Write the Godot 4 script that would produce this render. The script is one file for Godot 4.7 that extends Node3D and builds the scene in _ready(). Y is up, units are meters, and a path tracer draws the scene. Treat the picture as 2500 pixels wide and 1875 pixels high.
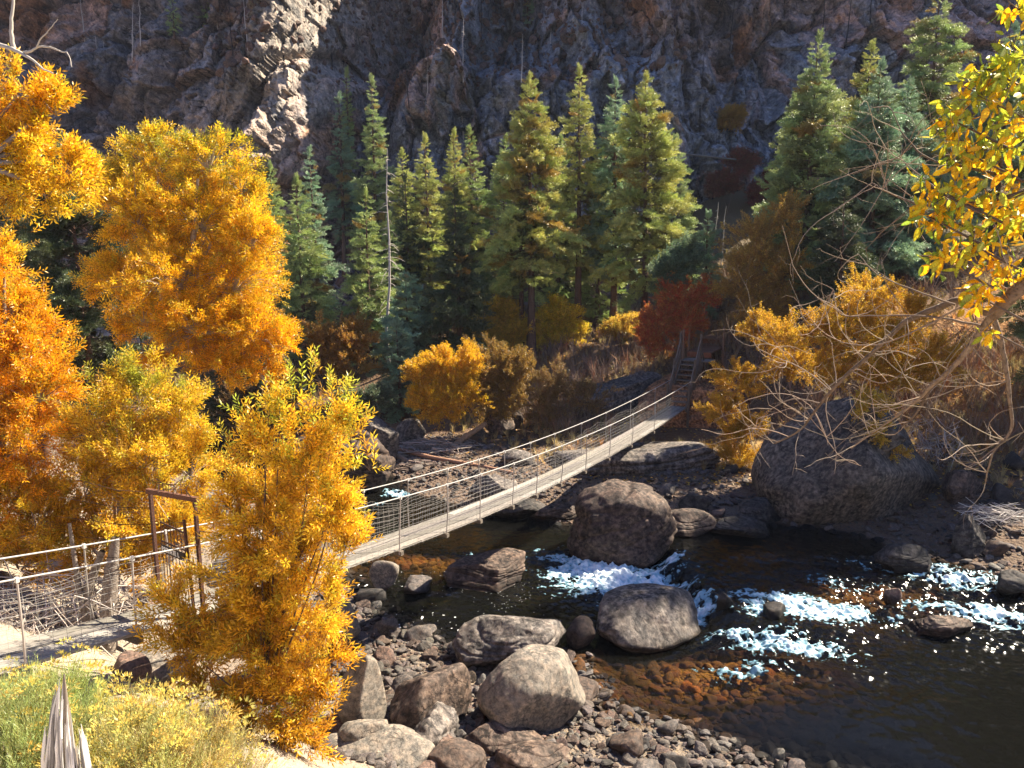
extends Node3D

# x to the right, y up, the view looks down -z; the river lies near y = 0 and the camera stands 9 m above it.
var rng := RandomNumberGenerator.new()
var taken := {}
var M := {}
var rock_kinds := {}
var ico := {}
var fbm := FastNoiseLite.new()
var fine := FastNoiseLite.new()
var wav := FastNoiseLite.new()
var near_edge := PackedVector2Array()
var far_edge := PackedVector2Array()
var river_poly := PackedVector2Array()
var gx0 := -60.0
var gw0 := -8.0
var gstep := 0.35
var gnx := 0
var gnw := 0
var gh := PackedFloat32Array()
var gdn := PackedFloat32Array()

class Buf:
	var v := PackedVector3Array()
	var n := PackedVector3Array()
	var c := PackedColorArray()
	var i := PackedInt32Array()
	func tri(a: Vector3, b: Vector3, d: Vector3, col: Color) -> void:
		var k := v.size()
		var m := (d - a).cross(b - a).normalized()
		v.append(a); v.append(b); v.append(d)
		n.append(m); n.append(m); n.append(m)
		c.append(col); c.append(col); c.append(col)
		i.append(k); i.append(k + 1); i.append(k + 2)
	func quad(a: Vector3, b: Vector3, d: Vector3, e: Vector3, col: Color) -> void:
		tri(a, b, d, col)
		tri(a, d, e, col)
	func leaf(at: Vector3, dir: Vector3, side: Vector3, l: float, w: float, col: Color) -> void:
		var up := dir.cross(side).normalized()
		var mid := at + dir * l * 0.45 - up * w * 0.22
		var tip := at + dir * l - up * l * 0.16
		var a := at + dir * l * 0.42 + side * w * 0.5 + up * w * 0.1
		var b := at + dir * l * 0.42 - side * w * 0.5 + up * w * 0.1
		tri(at, a, mid, col); tri(mid, a, tip, col)
		tri(at, mid, b, col); tri(mid, tip, b, col)
	func tube(p: PackedVector3Array, r: PackedFloat32Array, sides: int, col: Color, cap := true) -> void:
		var k := v.size()
		var m := p.size()
		var side := Vector3.ZERO
		for j in m:
			var d: Vector3 = (p[mini(j + 1, m - 1)] - p[maxi(j - 1, 0)]).normalized()
			if side == Vector3.ZERO:
				side = d.cross(Vector3.UP if absf(d.y) < 0.9 else Vector3.RIGHT).normalized()
			side = (side - d * side.dot(d)).normalized()
			var up := d.cross(side)
			for s in sides:
				var a := TAU * s / sides
				var q := side * cos(a) + up * sin(a)
				v.append(p[j] + q * r[j]); n.append(q); c.append(col)
		for j in m - 1:
			for s in sides:
				var a := k + j * sides + s
				var b := k + j * sides + (s + 1) % sides
				i.append(a); i.append(a + sides); i.append(b)
				i.append(b); i.append(a + sides); i.append(b + sides)
		if cap:
			for e in [0, m - 1]:
				var ring := k + int(e) * sides
				for s in range(1, sides - 1):
					i.append(ring); i.append(ring + s); i.append(ring + s + 1)
	func box(t: Transform3D, s: Vector3, col: Color) -> void:
		var h := s * 0.5
		var p := []
		for q in 8:
			p.append(t * Vector3(h.x if q & 1 else -h.x, h.y if q & 2 else -h.y, h.z if q & 4 else -h.z))
		quad(p[0], p[1], p[3], p[2], col); quad(p[5], p[4], p[6], p[7], col)
		quad(p[4], p[0], p[2], p[6], col); quad(p[1], p[5], p[7], p[3], col)
		quad(p[2], p[3], p[7], p[6], col); quad(p[4], p[5], p[1], p[0], col)
	func mesh() -> ArrayMesh:
		var a := []
		a.resize(Mesh.ARRAY_MAX)
		a[Mesh.ARRAY_VERTEX] = v; a[Mesh.ARRAY_NORMAL] = n; a[Mesh.ARRAY_COLOR] = c; a[Mesh.ARRAY_INDEX] = i
		var m := ArrayMesh.new()
		m.add_surface_from_arrays(Mesh.PRIMITIVE_TRIANGLES, a)
		return m

func rf(a: float, b: float) -> float:
	return rng.randf_range(a, b)

func rdir() -> Vector3:
	var z := rf(-1, 1)
	var a := rf(0, TAU)
	var r := sqrt(1 - z * z)
	return Vector3(r * cos(a), z, r * sin(a))

func numbered(called: String, parent: Node) -> String:
	var key := str(parent.get_instance_id()) + called
	var k: int = taken.get(key, 0)
	taken[key] = k + 1
	return called if k == 0 else "%s_%03d" % [called, k]

func put(called: String, mesh: Mesh, m: Material, parent: Node = self) -> MeshInstance3D:
	var o := MeshInstance3D.new()
	o.name = numbered(called, parent)
	o.mesh = mesh
	o.material_override = m
	parent.add_child(o, true)
	return o

func base(called: String, at: Vector3) -> Node3D:
	var o := Node3D.new()
	o.name = numbered(called, self)
	add_child(o, true)
	o.position = at
	return o

func tag(o: Node, label: String, category := "", group := "", kind := "") -> Node:
	if label: o.set_meta("label", label)
	if category: o.set_meta("category", category)
	if group: o.set_meta("group", group)
	if kind: o.set_meta("kind", kind)
	return o

func multi(called: String, mesh: Mesh, m: Material, xs: Array, cols: PackedColorArray, parent: Node = self) -> MultiMeshInstance3D:
	var mm := MultiMesh.new()
	mm.transform_format = MultiMesh.TRANSFORM_3D
	mm.use_colors = true
	mm.mesh = mesh
	mm.instance_count = xs.size()
	for k in xs.size():
		mm.set_instance_transform(k, xs[k])
		mm.set_instance_color(k, cols[k])
	var o := MultiMeshInstance3D.new()
	o.name = numbered(called, parent)
	o.multimesh = mm
	o.material_override = m
	o.set_meta("kind", "stuff")
	parent.add_child(o, true)
	return o

func noise_tex(sd: int, freq: float, oct: int, stops: Array, size := 512, kind := FastNoiseLite.TYPE_SIMPLEX_SMOOTH, warp := 0.0) -> NoiseTexture2D:
	var f := FastNoiseLite.new()
	f.noise_type = kind
	f.seed = sd
	f.frequency = freq
	f.fractal_type = FastNoiseLite.FRACTAL_FBM if oct > 1 else FastNoiseLite.FRACTAL_NONE
	f.fractal_octaves = oct
	if kind == FastNoiseLite.TYPE_CELLULAR:
		f.cellular_return_type = FastNoiseLite.RETURN_DISTANCE2_SUB
	if warp > 0:
		f.domain_warp_enabled = true
		f.domain_warp_amplitude = warp
		f.domain_warp_frequency = freq
	var t := NoiseTexture2D.new()
	t.width = size; t.height = size
	t.seamless = true
	t.noise = f
	if stops.size():
		var g := Gradient.new()
		var o := PackedFloat32Array()
		var c := PackedColorArray()
		for s in stops:
			o.append(s[0])
			c.append(Color(s[1], s[2], s[3]).linear_to_srgb())
		g.offsets = o
		g.colors = c
		t.color_ramp = g
	return t

func std(rough: float, spec := 0.4) -> StandardMaterial3D:
	var m := StandardMaterial3D.new()
	m.roughness = rough
	m.metallic_specular = spec
	m.vertex_color_use_as_albedo = true
	m.cull_mode = BaseMaterial3D.CULL_DISABLED
	return m

func rocky(scale: float, tex: Texture2D, bump: Texture2D, cm: float, rough := 0.9, world := false) -> StandardMaterial3D:
	var m := std(rough, 0.35)
	m.albedo_texture = tex
	m.uv1_triplanar = true
	m.uv1_world_triplanar = world
	m.uv1_scale = Vector3.ONE * scale
	m.heightmap_enabled = true
	m.heightmap_texture = bump
	m.heightmap_scale = cm
	return m

func leafy(back: float, rough := 0.5, spec := 0.4) -> StandardMaterial3D:
	var m := std(rough, spec)
	m.backlight_enabled = true
	m.backlight = Color(back, back, back).linear_to_srgb()
	return m

# ---------- ground and river ----------
func dist_line(l: PackedVector2Array, p: Vector2) -> float:
	var best := 1e9
	for k in l.size() - 1:
		var a := l[k]
		var d := l[k + 1] - a
		var t := clampf((p - a).dot(d) / d.length_squared(), 0, 1)
		best = minf(best, (p - a - d * t).length_squared())
	return sqrt(best)

func prof(d: float, xs: Array, ys: Array) -> float:
	if d <= xs[0]: return ys[0]
	for k in xs.size() - 1:
		if d < xs[k + 1]:
			return lerpf(ys[k], ys[k + 1], smoothstep(0.0, 1.0, (d - xs[k]) / (xs[k + 1] - xs[k])) * 0.5 + 0.5 * (d - xs[k]) / (xs[k + 1] - xs[k]))
	return ys[-1]

func drop(x: float, w: float) -> float:   # signed distance upstream of the little fall
	var a := Vector2(4.3, 21.0)
	var b := Vector2(5.05, 17.0)
	var d := (b - a).normalized()
	return -(Vector2(x, w) - a).dot(Vector2(d.y, -d.x))

func level(x: float, w: float) -> float:
	var soft := 0.45 + 2.2 * smoothstep(17.2, 15.0, w) + 1.5 * smoothstep(21.5, 24.0, w)
	return 0.42 * smoothstep(-soft, soft * 0.6, drop(x, w))

func gold(x: float, w: float) -> float:   # the shallow amber bed
	return maxf(exp(-pow((x - 4.4) / 2.6, 2) - pow((w - 15.0) / 1.3, 2)), maxf(exp(-pow((x + 2.6) / 1.8, 2) - pow((w - 21.2) / 0.9, 2)), 0.9 * exp(-pow((x - 8.6) / 3.0, 2) - pow((w - 18.3) / 1.6, 2))))

func shape_ground() -> void:
	gnx = int(120.0 / gstep) + 1
	gnw = int(72.0 / gstep) + 1
	gh.resize(gnx * gnw)
	gdn.resize(gnx * gnw)
	for j in gnw:
		var w := gw0 + j * gstep
		for k in gnx:
			var x := gx0 + k * gstep
			var p := Vector2(x, w)
			var dn := dist_line(near_edge, p)
			var df := dist_line(far_edge, p)
			var inside := Geometry2D.is_point_in_polygon(p, river_poly)
			var lv := level(x, w)
			var h := 0.0
			var rough := fbm.get_noise_2d(x * 2.2, w * 2.2)
			if inside:
				var d := minf(dn, df)
				h = prof(d, [0.0, 0.6, 1.6, 3.0, 6.0], [0.0, -0.14, -0.34, -0.62, -0.85])
				h = lerpf(h, maxf(h, -0.2), gold(x, w)) + rough * 0.06 + lv
				gdn[j * gnx + k] = -d
			elif dn < df:
				h = prof(dn, [0.0, 2.0, 4.0, 5.2, 7.0, 10.8, 16.0, 40.0], [0.0, 0.2, 0.5, 1.2, 2.75, 5.35, 8.0, 8.5]) + lv * exp(-dn * 0.4)
				h += rough * 0.5 * smoothstep(0.5, 5.0, dn)
				gdn[j * gnx + k] = dn
			else:
				h = prof(df, [0.0, 1.5, 5.0, 8.0, 12.0, 16.0, 22.0, 30.0, 45.0], [0.0, 0.3, 0.55, 0.8, 2.1, 3.2, 4.0, 4.8, 7.5])
				h *= 1.0 + 0.9 * smoothstep(9.0, 16.0, x) * smoothstep(1.0, 5.0, df)
				h -= minf(maxf(h - 0.7, 0.0), 2.2 * exp(-(pow(x - 7.0, 2) + pow(w - 33.3, 2)) / 12.0))
				h += lv * exp(-df * 0.4) + rough * 0.7 * smoothstep(1.0, 9.0, df)
				gdn[j * gnx + k] = df + 100.0
			gh[j * gnx + k] = h

func sample(a: PackedFloat32Array, x: float, w: float) -> float:
	var fx := clampf((x - gx0) / gstep, 0, gnx - 1.001)
	var fw := clampf((w - gw0) / gstep, 0, gnw - 1.001)
	var k := int(fx)
	var j := int(fw)
	var tx := fx - k
	var tw := fw - j
	return lerpf(lerpf(a[j * gnx + k], a[j * gnx + k + 1], tx), lerpf(a[(j + 1) * gnx + k], a[(j + 1) * gnx + k + 1], tx), tw)

func ground(x: float, w: float) -> float:
	return sample(gh, x, w)

func bank(x: float, w: float) -> float:   # < 0 in the river, 0..100 near bank, > 100 far bank
	return gdn[clampi(roundi((w - gw0) / gstep), 0, gnw - 1) * gnx + clampi(roundi((x - gx0) / gstep), 0, gnx - 1)]

func grid_mesh(nx: int, ny: int, p: PackedVector3Array, c: PackedColorArray, keep := PackedByteArray()) -> ArrayMesh:
	var n := PackedVector3Array()
	n.resize(nx * ny)
	for j in ny:
		for k in nx:
			var e := p[j * nx + mini(k + 1, nx - 1)] - p[j * nx + maxi(k - 1, 0)]
			var f := p[mini(j + 1, ny - 1) * nx + k] - p[maxi(j - 1, 0) * nx + k]
			n[j * nx + k] = e.cross(f).normalized()
	var i := PackedInt32Array()
	for j in ny - 1:
		for k in nx - 1:
			var a := j * nx + k
			if keep.size() and not (keep[a] and keep[a + 1] and keep[a + nx] and keep[a + nx + 1]):
				continue
			i.append(a); i.append(a + nx); i.append(a + 1)
			i.append(a + 1); i.append(a + nx); i.append(a + nx + 1)
	var arr := []
	arr.resize(Mesh.ARRAY_MAX)
	arr[Mesh.ARRAY_VERTEX] = p; arr[Mesh.ARRAY_NORMAL] = n; arr[Mesh.ARRAY_COLOR] = c; arr[Mesh.ARRAY_INDEX] = i
	var m := ArrayMesh.new()
	m.add_surface_from_arrays(Mesh.PRIMITIVE_TRIANGLES, arr)
	return m

func mixc(a: Color, b: Color, t: float) -> Color:
	return a.lerp(b, clampf(t, 0, 1))

func build_ground() -> void:
	var p := PackedVector3Array()
	var c := PackedColorArray()
	p.resize(gnx * gnw)
	c.resize(gnx * gnw)
	for j in gnw:
		var w := gw0 + j * gstep
		for k in gnx:
			var x := gx0 + k * gstep
			var d := gdn[j * gnx + k]
			p[j * gnx + k] = Vector3(x, gh[j * gnx + k], -w)
			var nz := fbm.get_noise_2d(x * 5.0 + 40, w * 5.0) * 0.5 + 0.5
			var col := Color(0.10, 0.075, 0.05)
			if d < 0:
				col = mixc(Color(0.014, 0.010, 0.006), Color(0.42, 0.20, 0.025), gold(x, w) * (0.5 + nz))
			elif d < 100:
				col = mixc(Color(0.20, 0.17, 0.145), Color(0.34, 0.305, 0.265), smoothstep(3.5, 7.0, d)) * (0.75 + 0.5 * nz)
			else:
				var e := d - 100.0
				col = mixc(Color(0.16, 0.12, 0.095), Color(0.15, 0.10, 0.065), smoothstep(2.0, 7.0, e))
				col = mixc(col, Color(0.36, 0.18, 0.05), smoothstep(0.5, 0.75, nz) * smoothstep(6.0, 11.0, e) * 0.8)
				col = mixc(col, Color(0.17, 0.135, 0.08), smoothstep(20.0, 30.0, e)) * (0.7 + 0.6 * nz)
			c[j * gnx + k] = Color(col.r, col.g, col.b)
	tag(put("ground", grid_mesh(gnx, gnw, p, c), M.soil), "", "", "", "structure")

# blobs of broken water: x, w, half length, half width, angle, strength
var blobs := []

func white(x: float, w: float, foamy := 0.0) -> float:
	var s := 0.0
	for b in blobs:
		var dx: float = x - b[0]
		var dw: float = w - b[1]
		var ca := cos(b[4])
		var sa := sin(b[4])
		var q := pow((dx * ca + dw * sa) / b[2], 2) + pow((dw * ca - dx * sa) / b[3], 2)
		if q < 5.0:
			s = maxf(s, b[5 if foamy < 0.5 else 6] * exp(-q))
	return s

func water_y(x: float, w: float, calm: float) -> float:
	var amp := 0.014 + 0.12 * calm
	var q := Vector2(x + 0.35 * wav.get_noise_2d(x * 20, w * 20), w)
	var big := wav.get_noise_2d(q.x * 38, q.y * 62)
	var mid := wav.get_noise_2d(q.x * 95 + 300, q.y * 150)
	return level(x, w) + amp * big + amp * 0.42 * mid + (0.006 + 0.085 * calm) * wav.get_noise_2d(x * 300, w * 430 + 90) + (0.002 + 0.040 * calm) * wav.get_noise_2d(x * 640 + 700, w * 900)

func build_water() -> void:
	var step := 0.05
	var x0 := -14.0
	var w0 := 9.0
	var nx := int(34.0 / step)
	var nw := int(27.0 / step)
	var p := PackedVector3Array()
	var c := PackedColorArray()
	var keep := PackedByteArray()
	p.resize(nx * nw); c.resize(nx * nw); keep.resize(nx * nw)
	for j in nw:
		var w := w0 + j * step
		for k in nx:
			var x := x0 + k * step
			var g := bank(x, w)
			var ok := g < 0.8 or (g > 100 and g < 100.8)
			keep[j * nx + k] = 1 if ok else 0
			var y := 0.0
			if ok:
				y = water_y(x, w, clampf(white(x, w), 0, 1))
			p[j * nx + k] = Vector3(x, y, -w)
			# clear over the shallows, dark where it is deep
			var clear := 0.0
			if ok:
				clear = maxf(gold(x, w), smoothstep(0.30, 0.04, y - ground(x, w)))
			c[j * nx + k] = Color(1, 1, 1, lerpf(0.93, 0.42, clampf(clear, 0, 1)))
	tag(put("river", grid_mesh(nx, nw, p, c, keep), M.water), "", "", "", "structure")
	# the river beyond the willows, in calmer and coarser water
	var far := Buf.new()
	for q in [[Vector2(-60, 60), Vector2(-60, 42), Vector2(-13.99, 26), Vector2(-13.99, 37)], [Vector2(19.85, 18), Vector2(19.85, 4), Vector2(60, -8), Vector2(60, 14)]]:
		var pts: Array = q.map(func(s): return Vector3(s.x, level(s.x, s.y), -s.y))
		far.quad(pts[0], pts[1], pts[2], pts[3], Color.WHITE)
	tag(put("river", far.mesh(), M.water), "", "", "", "structure")
	# foam stands out of the water where it breaks
	var fs := 0.032
	var fx := int(20.0 / fs)
	var fw := int(16.0 / fs)
	p.resize(fx * fw); c.resize(fx * fw); keep.resize(fx * fw)
	p = PackedVector3Array(); c = PackedColorArray(); keep = PackedByteArray()
	p.resize(fx * fw); c.resize(fx * fw); keep.resize(fx * fw)
	for j in fw:
		var w := 12.5 + j * fs
		for k in fx:
			var x := -5.0 + k * fs
			var s := white(x, w)
			var y := -1.0
			var ok := false
			var e := -1.0
			if s > 0.12:
				var f := white(x, w, 1.0)
				var qx := x + 0.5 * wav.get_noise_2d(x * 45 + 77, w * 45) + 0.12 * wav.get_noise_2d(x * 210, w * 210 + 9)
				var qw := w + 0.35 * wav.get_noise_2d(x * 45 + 377, w * 45) + 0.12 * wav.get_noise_2d(x * 210 + 50, w * 210)
				# threads of foam drawn out along the current
				var th := 1.0 - absf(wav.get_noise_2d(qx * 55 + 500, qw * 130)) * 3.4
				var th2 := 1.0 - absf(wav.get_noise_2d(qx * 150 + 900, qw * 260)) * 3.2
				var t := 0.50 * th + 0.40 * th2 + 0.55 * wav.get_noise_2d(x * 420, w * 620) + 0.5 * wav.get_noise_2d(x * 1100, w * 1400)
				e = f * 1.25 - 0.98 + t * 0.62
				ok = e > -0.2
				y = water_y(x, w, minf(s, 1.0)) + clampf(e, -0.2, 0.7) * 0.055 + 0.05 * wav.get_noise_2d(x * 380, w * 480) * clampf(e + 0.1, 0.0, 1.0) + 0.018 * wav.get_noise_2d(x * 1300, w * 1300) * clampf(e + 0.15, 0.0, 1.0)
			p[j * fx + k] = Vector3(x, y, -w)
			keep[j * fx + k] = 1 if ok else 0
			var churned := Color(0.06, 0.15, 0.18).lerp(Color(0.24, 0.43, 0.52), smoothstep(-0.15, 0.3, e))
			c[j * fx + k] = churned.lerp(Color(0.72, 0.77, 0.80), smoothstep(0.15, 0.9, e + 0.5 * wav.get_noise_2d(x * 700 + 40, w * 1000)))
	tag(put("whitewater", grid_mesh(fx, fw, p, c, keep), M.foam), "white broken water tumbling between the river boulders", "whitewater", "", "stuff")
# ---------- rock ----------
func icosphere(level_: int) -> Array:   # [directions, indices]
	if ico.has(level_): return ico[level_]
	var t := (1.0 + sqrt(5.0)) / 2.0
	var v := [Vector3(-1, t, 0), Vector3(1, t, 0), Vector3(-1, -t, 0), Vector3(1, -t, 0), Vector3(0, -1, t), Vector3(0, 1, t), Vector3(0, -1, -t), Vector3(0, 1, -t), Vector3(t, 0, -1), Vector3(t, 0, 1), Vector3(-t, 0, -1), Vector3(-t, 0, 1)]
	for k in v.size(): v[k] = v[k].normalized()
	var f := [0, 11, 5, 0, 5, 1, 0, 1, 7, 0, 7, 10, 0, 10, 11, 1, 5, 9, 5, 11, 4, 11, 10, 2, 10, 7, 6, 7, 1, 8, 3, 9, 4, 3, 4, 2, 3, 2, 6, 3, 6, 8, 3, 8, 9, 4, 9, 5, 2, 4, 11, 6, 2, 10, 8, 6, 7, 9, 8, 1]
	for l in level_:
		var mids := {}
		var g := []
		for k in range(0, f.size(), 3):
			var m := []
			for e in 3:
				var a: int = f[k + e]
				var b: int = f[k + (e + 1) % 3]
				var key := mini(a, b) * 1000000 + maxi(a, b)
				if not mids.has(key):
					mids[key] = v.size()
					v.append((v[a] + v[b]).normalized())
				m.append(mids[key])
			g.append_array([f[k], m[0], m[2], f[k + 1], m[1], m[0], f[k + 2], m[2], m[1], m[0], m[1], m[2]])
		f = g
	ico[level_] = [PackedVector3Array(v), PackedInt32Array(f)]
	return ico[level_]

# sd seed, planes: how many flat faces are struck off, soft: how rounded their edges are, rough: surface relief
func rock_mesh(lv: int, sd: int, dims: Vector3, planes: int, soft: float, rough: float, c0: Color, c1: Color, crack := 0.0) -> ArrayMesh:
	var r := RandomNumberGenerator.new()
	r.seed = sd
	var pn := []
	for k in planes:
		var z := r.randf_range(-0.9, 1.0)
		var a := TAU * (k * 0.618 + r.randf() * 0.35)
		pn.append([Vector3(sqrt(1 - z * z) * cos(a), z, sqrt(1 - z * z) * sin(a)), r.randf_range(0.50, 0.92)])
	var bed := Vector3(r.randf_range(-0.5, 0.5), 1, r.randf_range(-0.5, 0.5)).normalized()
	var base_ := icosphere(lv)
	var dirs: PackedVector3Array = base_[0]
	var idx: PackedInt32Array = base_[1]
	var p := PackedVector3Array()
	var n := PackedVector3Array()
	var c := PackedColorArray()
	p.resize(dirs.size()); n.resize(dirs.size()); c.resize(dirs.size())
	var off := Vector3(sd * 7.13, sd * 3.7, sd * 1.9)
	var kk := 1.0 / maxf(soft, 0.02)
	for k in dirs.size():
		var d := dirs[k]
		var s := 1.0
		for q in pn:
			var dt: float = d.dot(q[0])
			if dt > 0.05:
				var h: float = q[1] / dt
				if h < s + soft * 3.0:
					var x := clampf(0.5 + 0.5 * (s - h) / (soft * 1.6), 0, 1)   # smooth minimum
					s = lerpf(s, h, x) - soft * 1.6 * x * (1 - x)
		if crack > 0:   # a ledge or two along the bedding
			var lay := d.dot(bed) * 2.6 + 0.5 * fbm.get_noise_3dv(d * 40.0 + off)
			s *= 1.0 - 0.05 * smoothstep(0.12, 0.0, absf(lay - roundf(lay))) + 0.035 * (fposmod(floorf(lay + 0.5) * 0.618, 1.0) - 0.5)
		var b := fbm.get_noise_3dv(d * 65.0 + off)
		var e := fine.get_noise_3dv(d * 60.0 + off)
		s *= 1.0 + rough * (1.1 * b + 0.30 * fbm.get_noise_3dv(d * 260.0 + off)) - rough * 0.5 * maxf(0.0, fine.get_noise_3dv(d * 45.0 - off))
		if crack > 0:
			s -= crack * pow(clampf(1.0 - absf(fbm.get_noise_3dv(Vector3(d.x * 50, d.y * 130, d.z * 50) + off * 2.0)) * 9.0, 0, 1), 2.0)
		p[k] = d * s * dims * 0.5
		var tone := clampf(0.5 + 0.9 * b + 0.35 * e, 0, 1)
		c[k] = c0.lerp(c1, tone)
	for k in range(0, idx.size(), 3):
		var m := (p[idx[k + 1]] - p[idx[k]]).cross(p[idx[k + 2]] - p[idx[k]])
		for e in 3: n[idx[k + e]] += m
	for k in n.size(): n[k] = n[k].normalized()
	var flip := PackedInt32Array()
	flip.resize(idx.size())
	for k in range(0, idx.size(), 3):
		flip[k] = idx[k]; flip[k + 1] = idx[k + 2]; flip[k + 2] = idx[k + 1]
	var arr := []
	arr.resize(Mesh.ARRAY_MAX)
	arr[Mesh.ARRAY_VERTEX] = p; arr[Mesh.ARRAY_NORMAL] = n; arr[Mesh.ARRAY_COLOR] = c; arr[Mesh.ARRAY_INDEX] = flip
	var m := ArrayMesh.new()
	m.add_surface_from_arrays(Mesh.PRIMITIVE_TRIANGLES, arr)
	return m

const TINT := {
	"grey": [Color(0.19, 0.165, 0.155), Color(0.33, 0.29, 0.275)], "pale": [Color(0.36, 0.315, 0.275), Color(0.52, 0.465, 0.41)],
	"brown": [Color(0.12, 0.085, 0.072), Color(0.25, 0.185, 0.155)], "dark": [Color(0.06, 0.055, 0.056), Color(0.14, 0.125, 0.12)],
	"orange": [Color(0.46, 0.21, 0.095), Color(0.66, 0.36, 0.20)], "pink": [Color(0.27, 0.175, 0.145), Color(0.42, 0.30, 0.255)],
	"lichen": [Color(0.15, 0.125, 0.105), Color(0.33, 0.285, 0.25)]}

# style: r rounded by water, a angular, s slab, b blocky
func boulder(label: String, at: Vector3, dims: Vector3, style: String, tint: String, turn: float, sd: int, tilt := 0.0) -> void:
	var t: Array = TINT[tint]
	var pl := {"r": 9, "a": 13, "s": 12, "b": 12}
	var so := {"r": 0.06, "a": 0.012, "s": 0.025, "b": 0.025}
	var ro := {"r": 0.07, "a": 0.08, "s": 0.08, "b": 0.10}
	var m := rock_mesh(5 if dims.x > 1.5 else 4, sd, dims, pl[style], so[style], ro[style], t[0], t[1], 0.0 if style == "r" else 0.035)
	var o := put("boulder", m, M.rock_big if dims.x > 1.2 and tint != "pale" else M.rock)
	# the wet band that the river leaves round the foot of a stone
	if bank(at.x, -at.z) < 0.6 or (bank(at.x, -at.z) > 100.0 and bank(at.x, -at.z) < 100.6):
		var line := level(at.x, -at.z) + 0.13 - at.y
		var arr := m.surface_get_arrays(0)
		var vs: PackedVector3Array = arr[Mesh.ARRAY_VERTEX]
		var cl: PackedColorArray = arr[Mesh.ARRAY_COLOR]
		for k in vs.size():
			var q := vs[k].y - line + 0.09 * fine.get_noise_3dv(vs[k] * 60.0)
			cl[k] = cl[k].lerp(cl[k] * Color(0.36, 0.32, 0.28), smoothstep(0.05, -0.02, q))
		arr[Mesh.ARRAY_COLOR] = cl
		m = ArrayMesh.new()
		m.add_surface_from_arrays(Mesh.PRIMITIVE_TRIANGLES, arr)
		o.mesh = m
	o.position = at
	o.rotation = Vector3(0, turn, tilt)
	tag(o, label, "boulder", "boulders along the river")
	marks.append([at, dims, label.get_slice("boulder", 0) + "boulder" if label.contains("boulder") and label.find("boulder") < 34 else label.get_slice(" ", 0) + " " + label.get_slice(" ", 1) + " " + label.get_slice(" ", 2) + ("" if label.get_slice(" ", 3) in ["at", "of", "in", "on", "lying", "carrying", "with", "under", "rising", "through", "beside", "where", "cut"] else " " + label.get_slice(" ", 3))])

var marks := []   # where the boulders lie, so that the rocks about them can be told by them

# ---------- cliff ----------
var vtab := PackedFloat32Array()
var vd1 := 0.0
var vd2 := 0.0
var vid := 0
var vdx := 0.0
var vdy := 0.0

func voronoi(x: float, y: float) -> void:
	var cx := floori(x)
	var cy := floori(y)
	vd1 = 9.0
	vd2 = 9.0
	for oy in range(-1, 2):
		for ox in range(-1, 2):
			var ix := cx + ox
			var iy := cy + oy
			var h := ((ix * 73856093) ^ (iy * 19349663)) & 4095
			var dx := x - ix - vtab[h * 5]
			var dy := y - iy - vtab[h * 5 + 1]
			var d := dx * dx + dy * dy
			if d < vd1:
				vd2 = vd1
				vd1 = d; vid = h; vdx = dx; vdy = dy
			elif d < vd2:
				vd2 = d

func crag(x: float, y: float) -> Array:   # [how far the rock stands out, tone]
	var lean := 0.42 * smoothstep(12.0, -25.0, x) - 0.12 * smoothstep(10.0, 25.0, x)
	var q := x - y * lean
	var wq := q + 2.6 * fbm.get_noise_2d(q * 9.0, y * 7.0) + 0.6 * fbm.get_noise_2d(q * 40.0, y * 40.0)
	var wy := y + 2.6 * fbm.get_noise_2d(q * 8.0 + 900, y * 8.0) + 0.6 * fbm.get_noise_2d(q * 40.0 + 300, y * 40.0)
	var out := 5.0 * fbm.get_noise_2d(q * 2.6, y * 1.4 + 50)
	out += 3.2 * (1.0 - absf(fbm.get_noise_2d(q * 5.2 + 200, y * 2.2)) * 3.0)
	# the pale buttress on the left and the gully beside it
	out += 5.5 * exp(-pow((q + 28.5) / 4.5, 2)) * smoothstep(9.0, 15.0, y)
	out -= 4.5 * exp(-pow((q + 19.0) / 3.5, 2)) * smoothstep(6.0, 20.0, y)
	# the rubble terrace in the middle
	out -= 5.5 * smoothstep(22.0, 25.0, y + 1.5 * fbm.get_noise_1d(x * 6.0)) * smoothstep(-20.0, -14.0, x) * smoothstep(9.0, 2.0, x)
	voronoi(wq / 5.2, wy / 8.5)
	var e1 := sqrt(vd2) - sqrt(vd1)
	var id1 := vid
	out += 2.8 * (vtab[vid * 5 + 2] - 0.5) + 1.5 * ((vtab[vid * 5 + 3] - 0.5) * vdx + (vtab[vid * 5 + 4] - 0.5) * vdy) * 3.6
	voronoi(wq / 1.9 + 31.7, wy / 3.1)
	var e2 := sqrt(vd2) - sqrt(vd1)
	var tone := vtab[vid * 5 + 2]
	out += 1.1 * (vtab[vid * 5 + 2] - 0.5) + 1.5 * ((vtab[vid * 5 + 3] - 0.5) * vdx + (vtab[vid * 5 + 4] - 0.5) * vdy) * 2.0
	out -= 0.9 * smoothstep(0.10, 0.0, e1) + 0.45 * smoothstep(0.10, 0.0, e2)
	voronoi((wq + 0.25 * fine.get_noise_2d(q * 60, y * 60)) / 0.62 + 7.7, wy / 1.0)
	var e3 := sqrt(vd2) - sqrt(vd1)
	out += 0.30 * (vtab[vid * 5 + 2] - 0.5) + 0.7 * ((vtab[vid * 5 + 3] - 0.5) * vdx + (vtab[vid * 5 + 4] - 0.5) * vdy) - 0.1 * smoothstep(0.12, 0.0, e3)
	out += 0.22 * fine.get_noise_2d(q * 70.0, y * 50.0)
	return [out, 0.5 * vtab[id1 * 5 + 3] + 0.35 * tone + 0.15 * vtab[vid * 5 + 2]]

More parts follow.
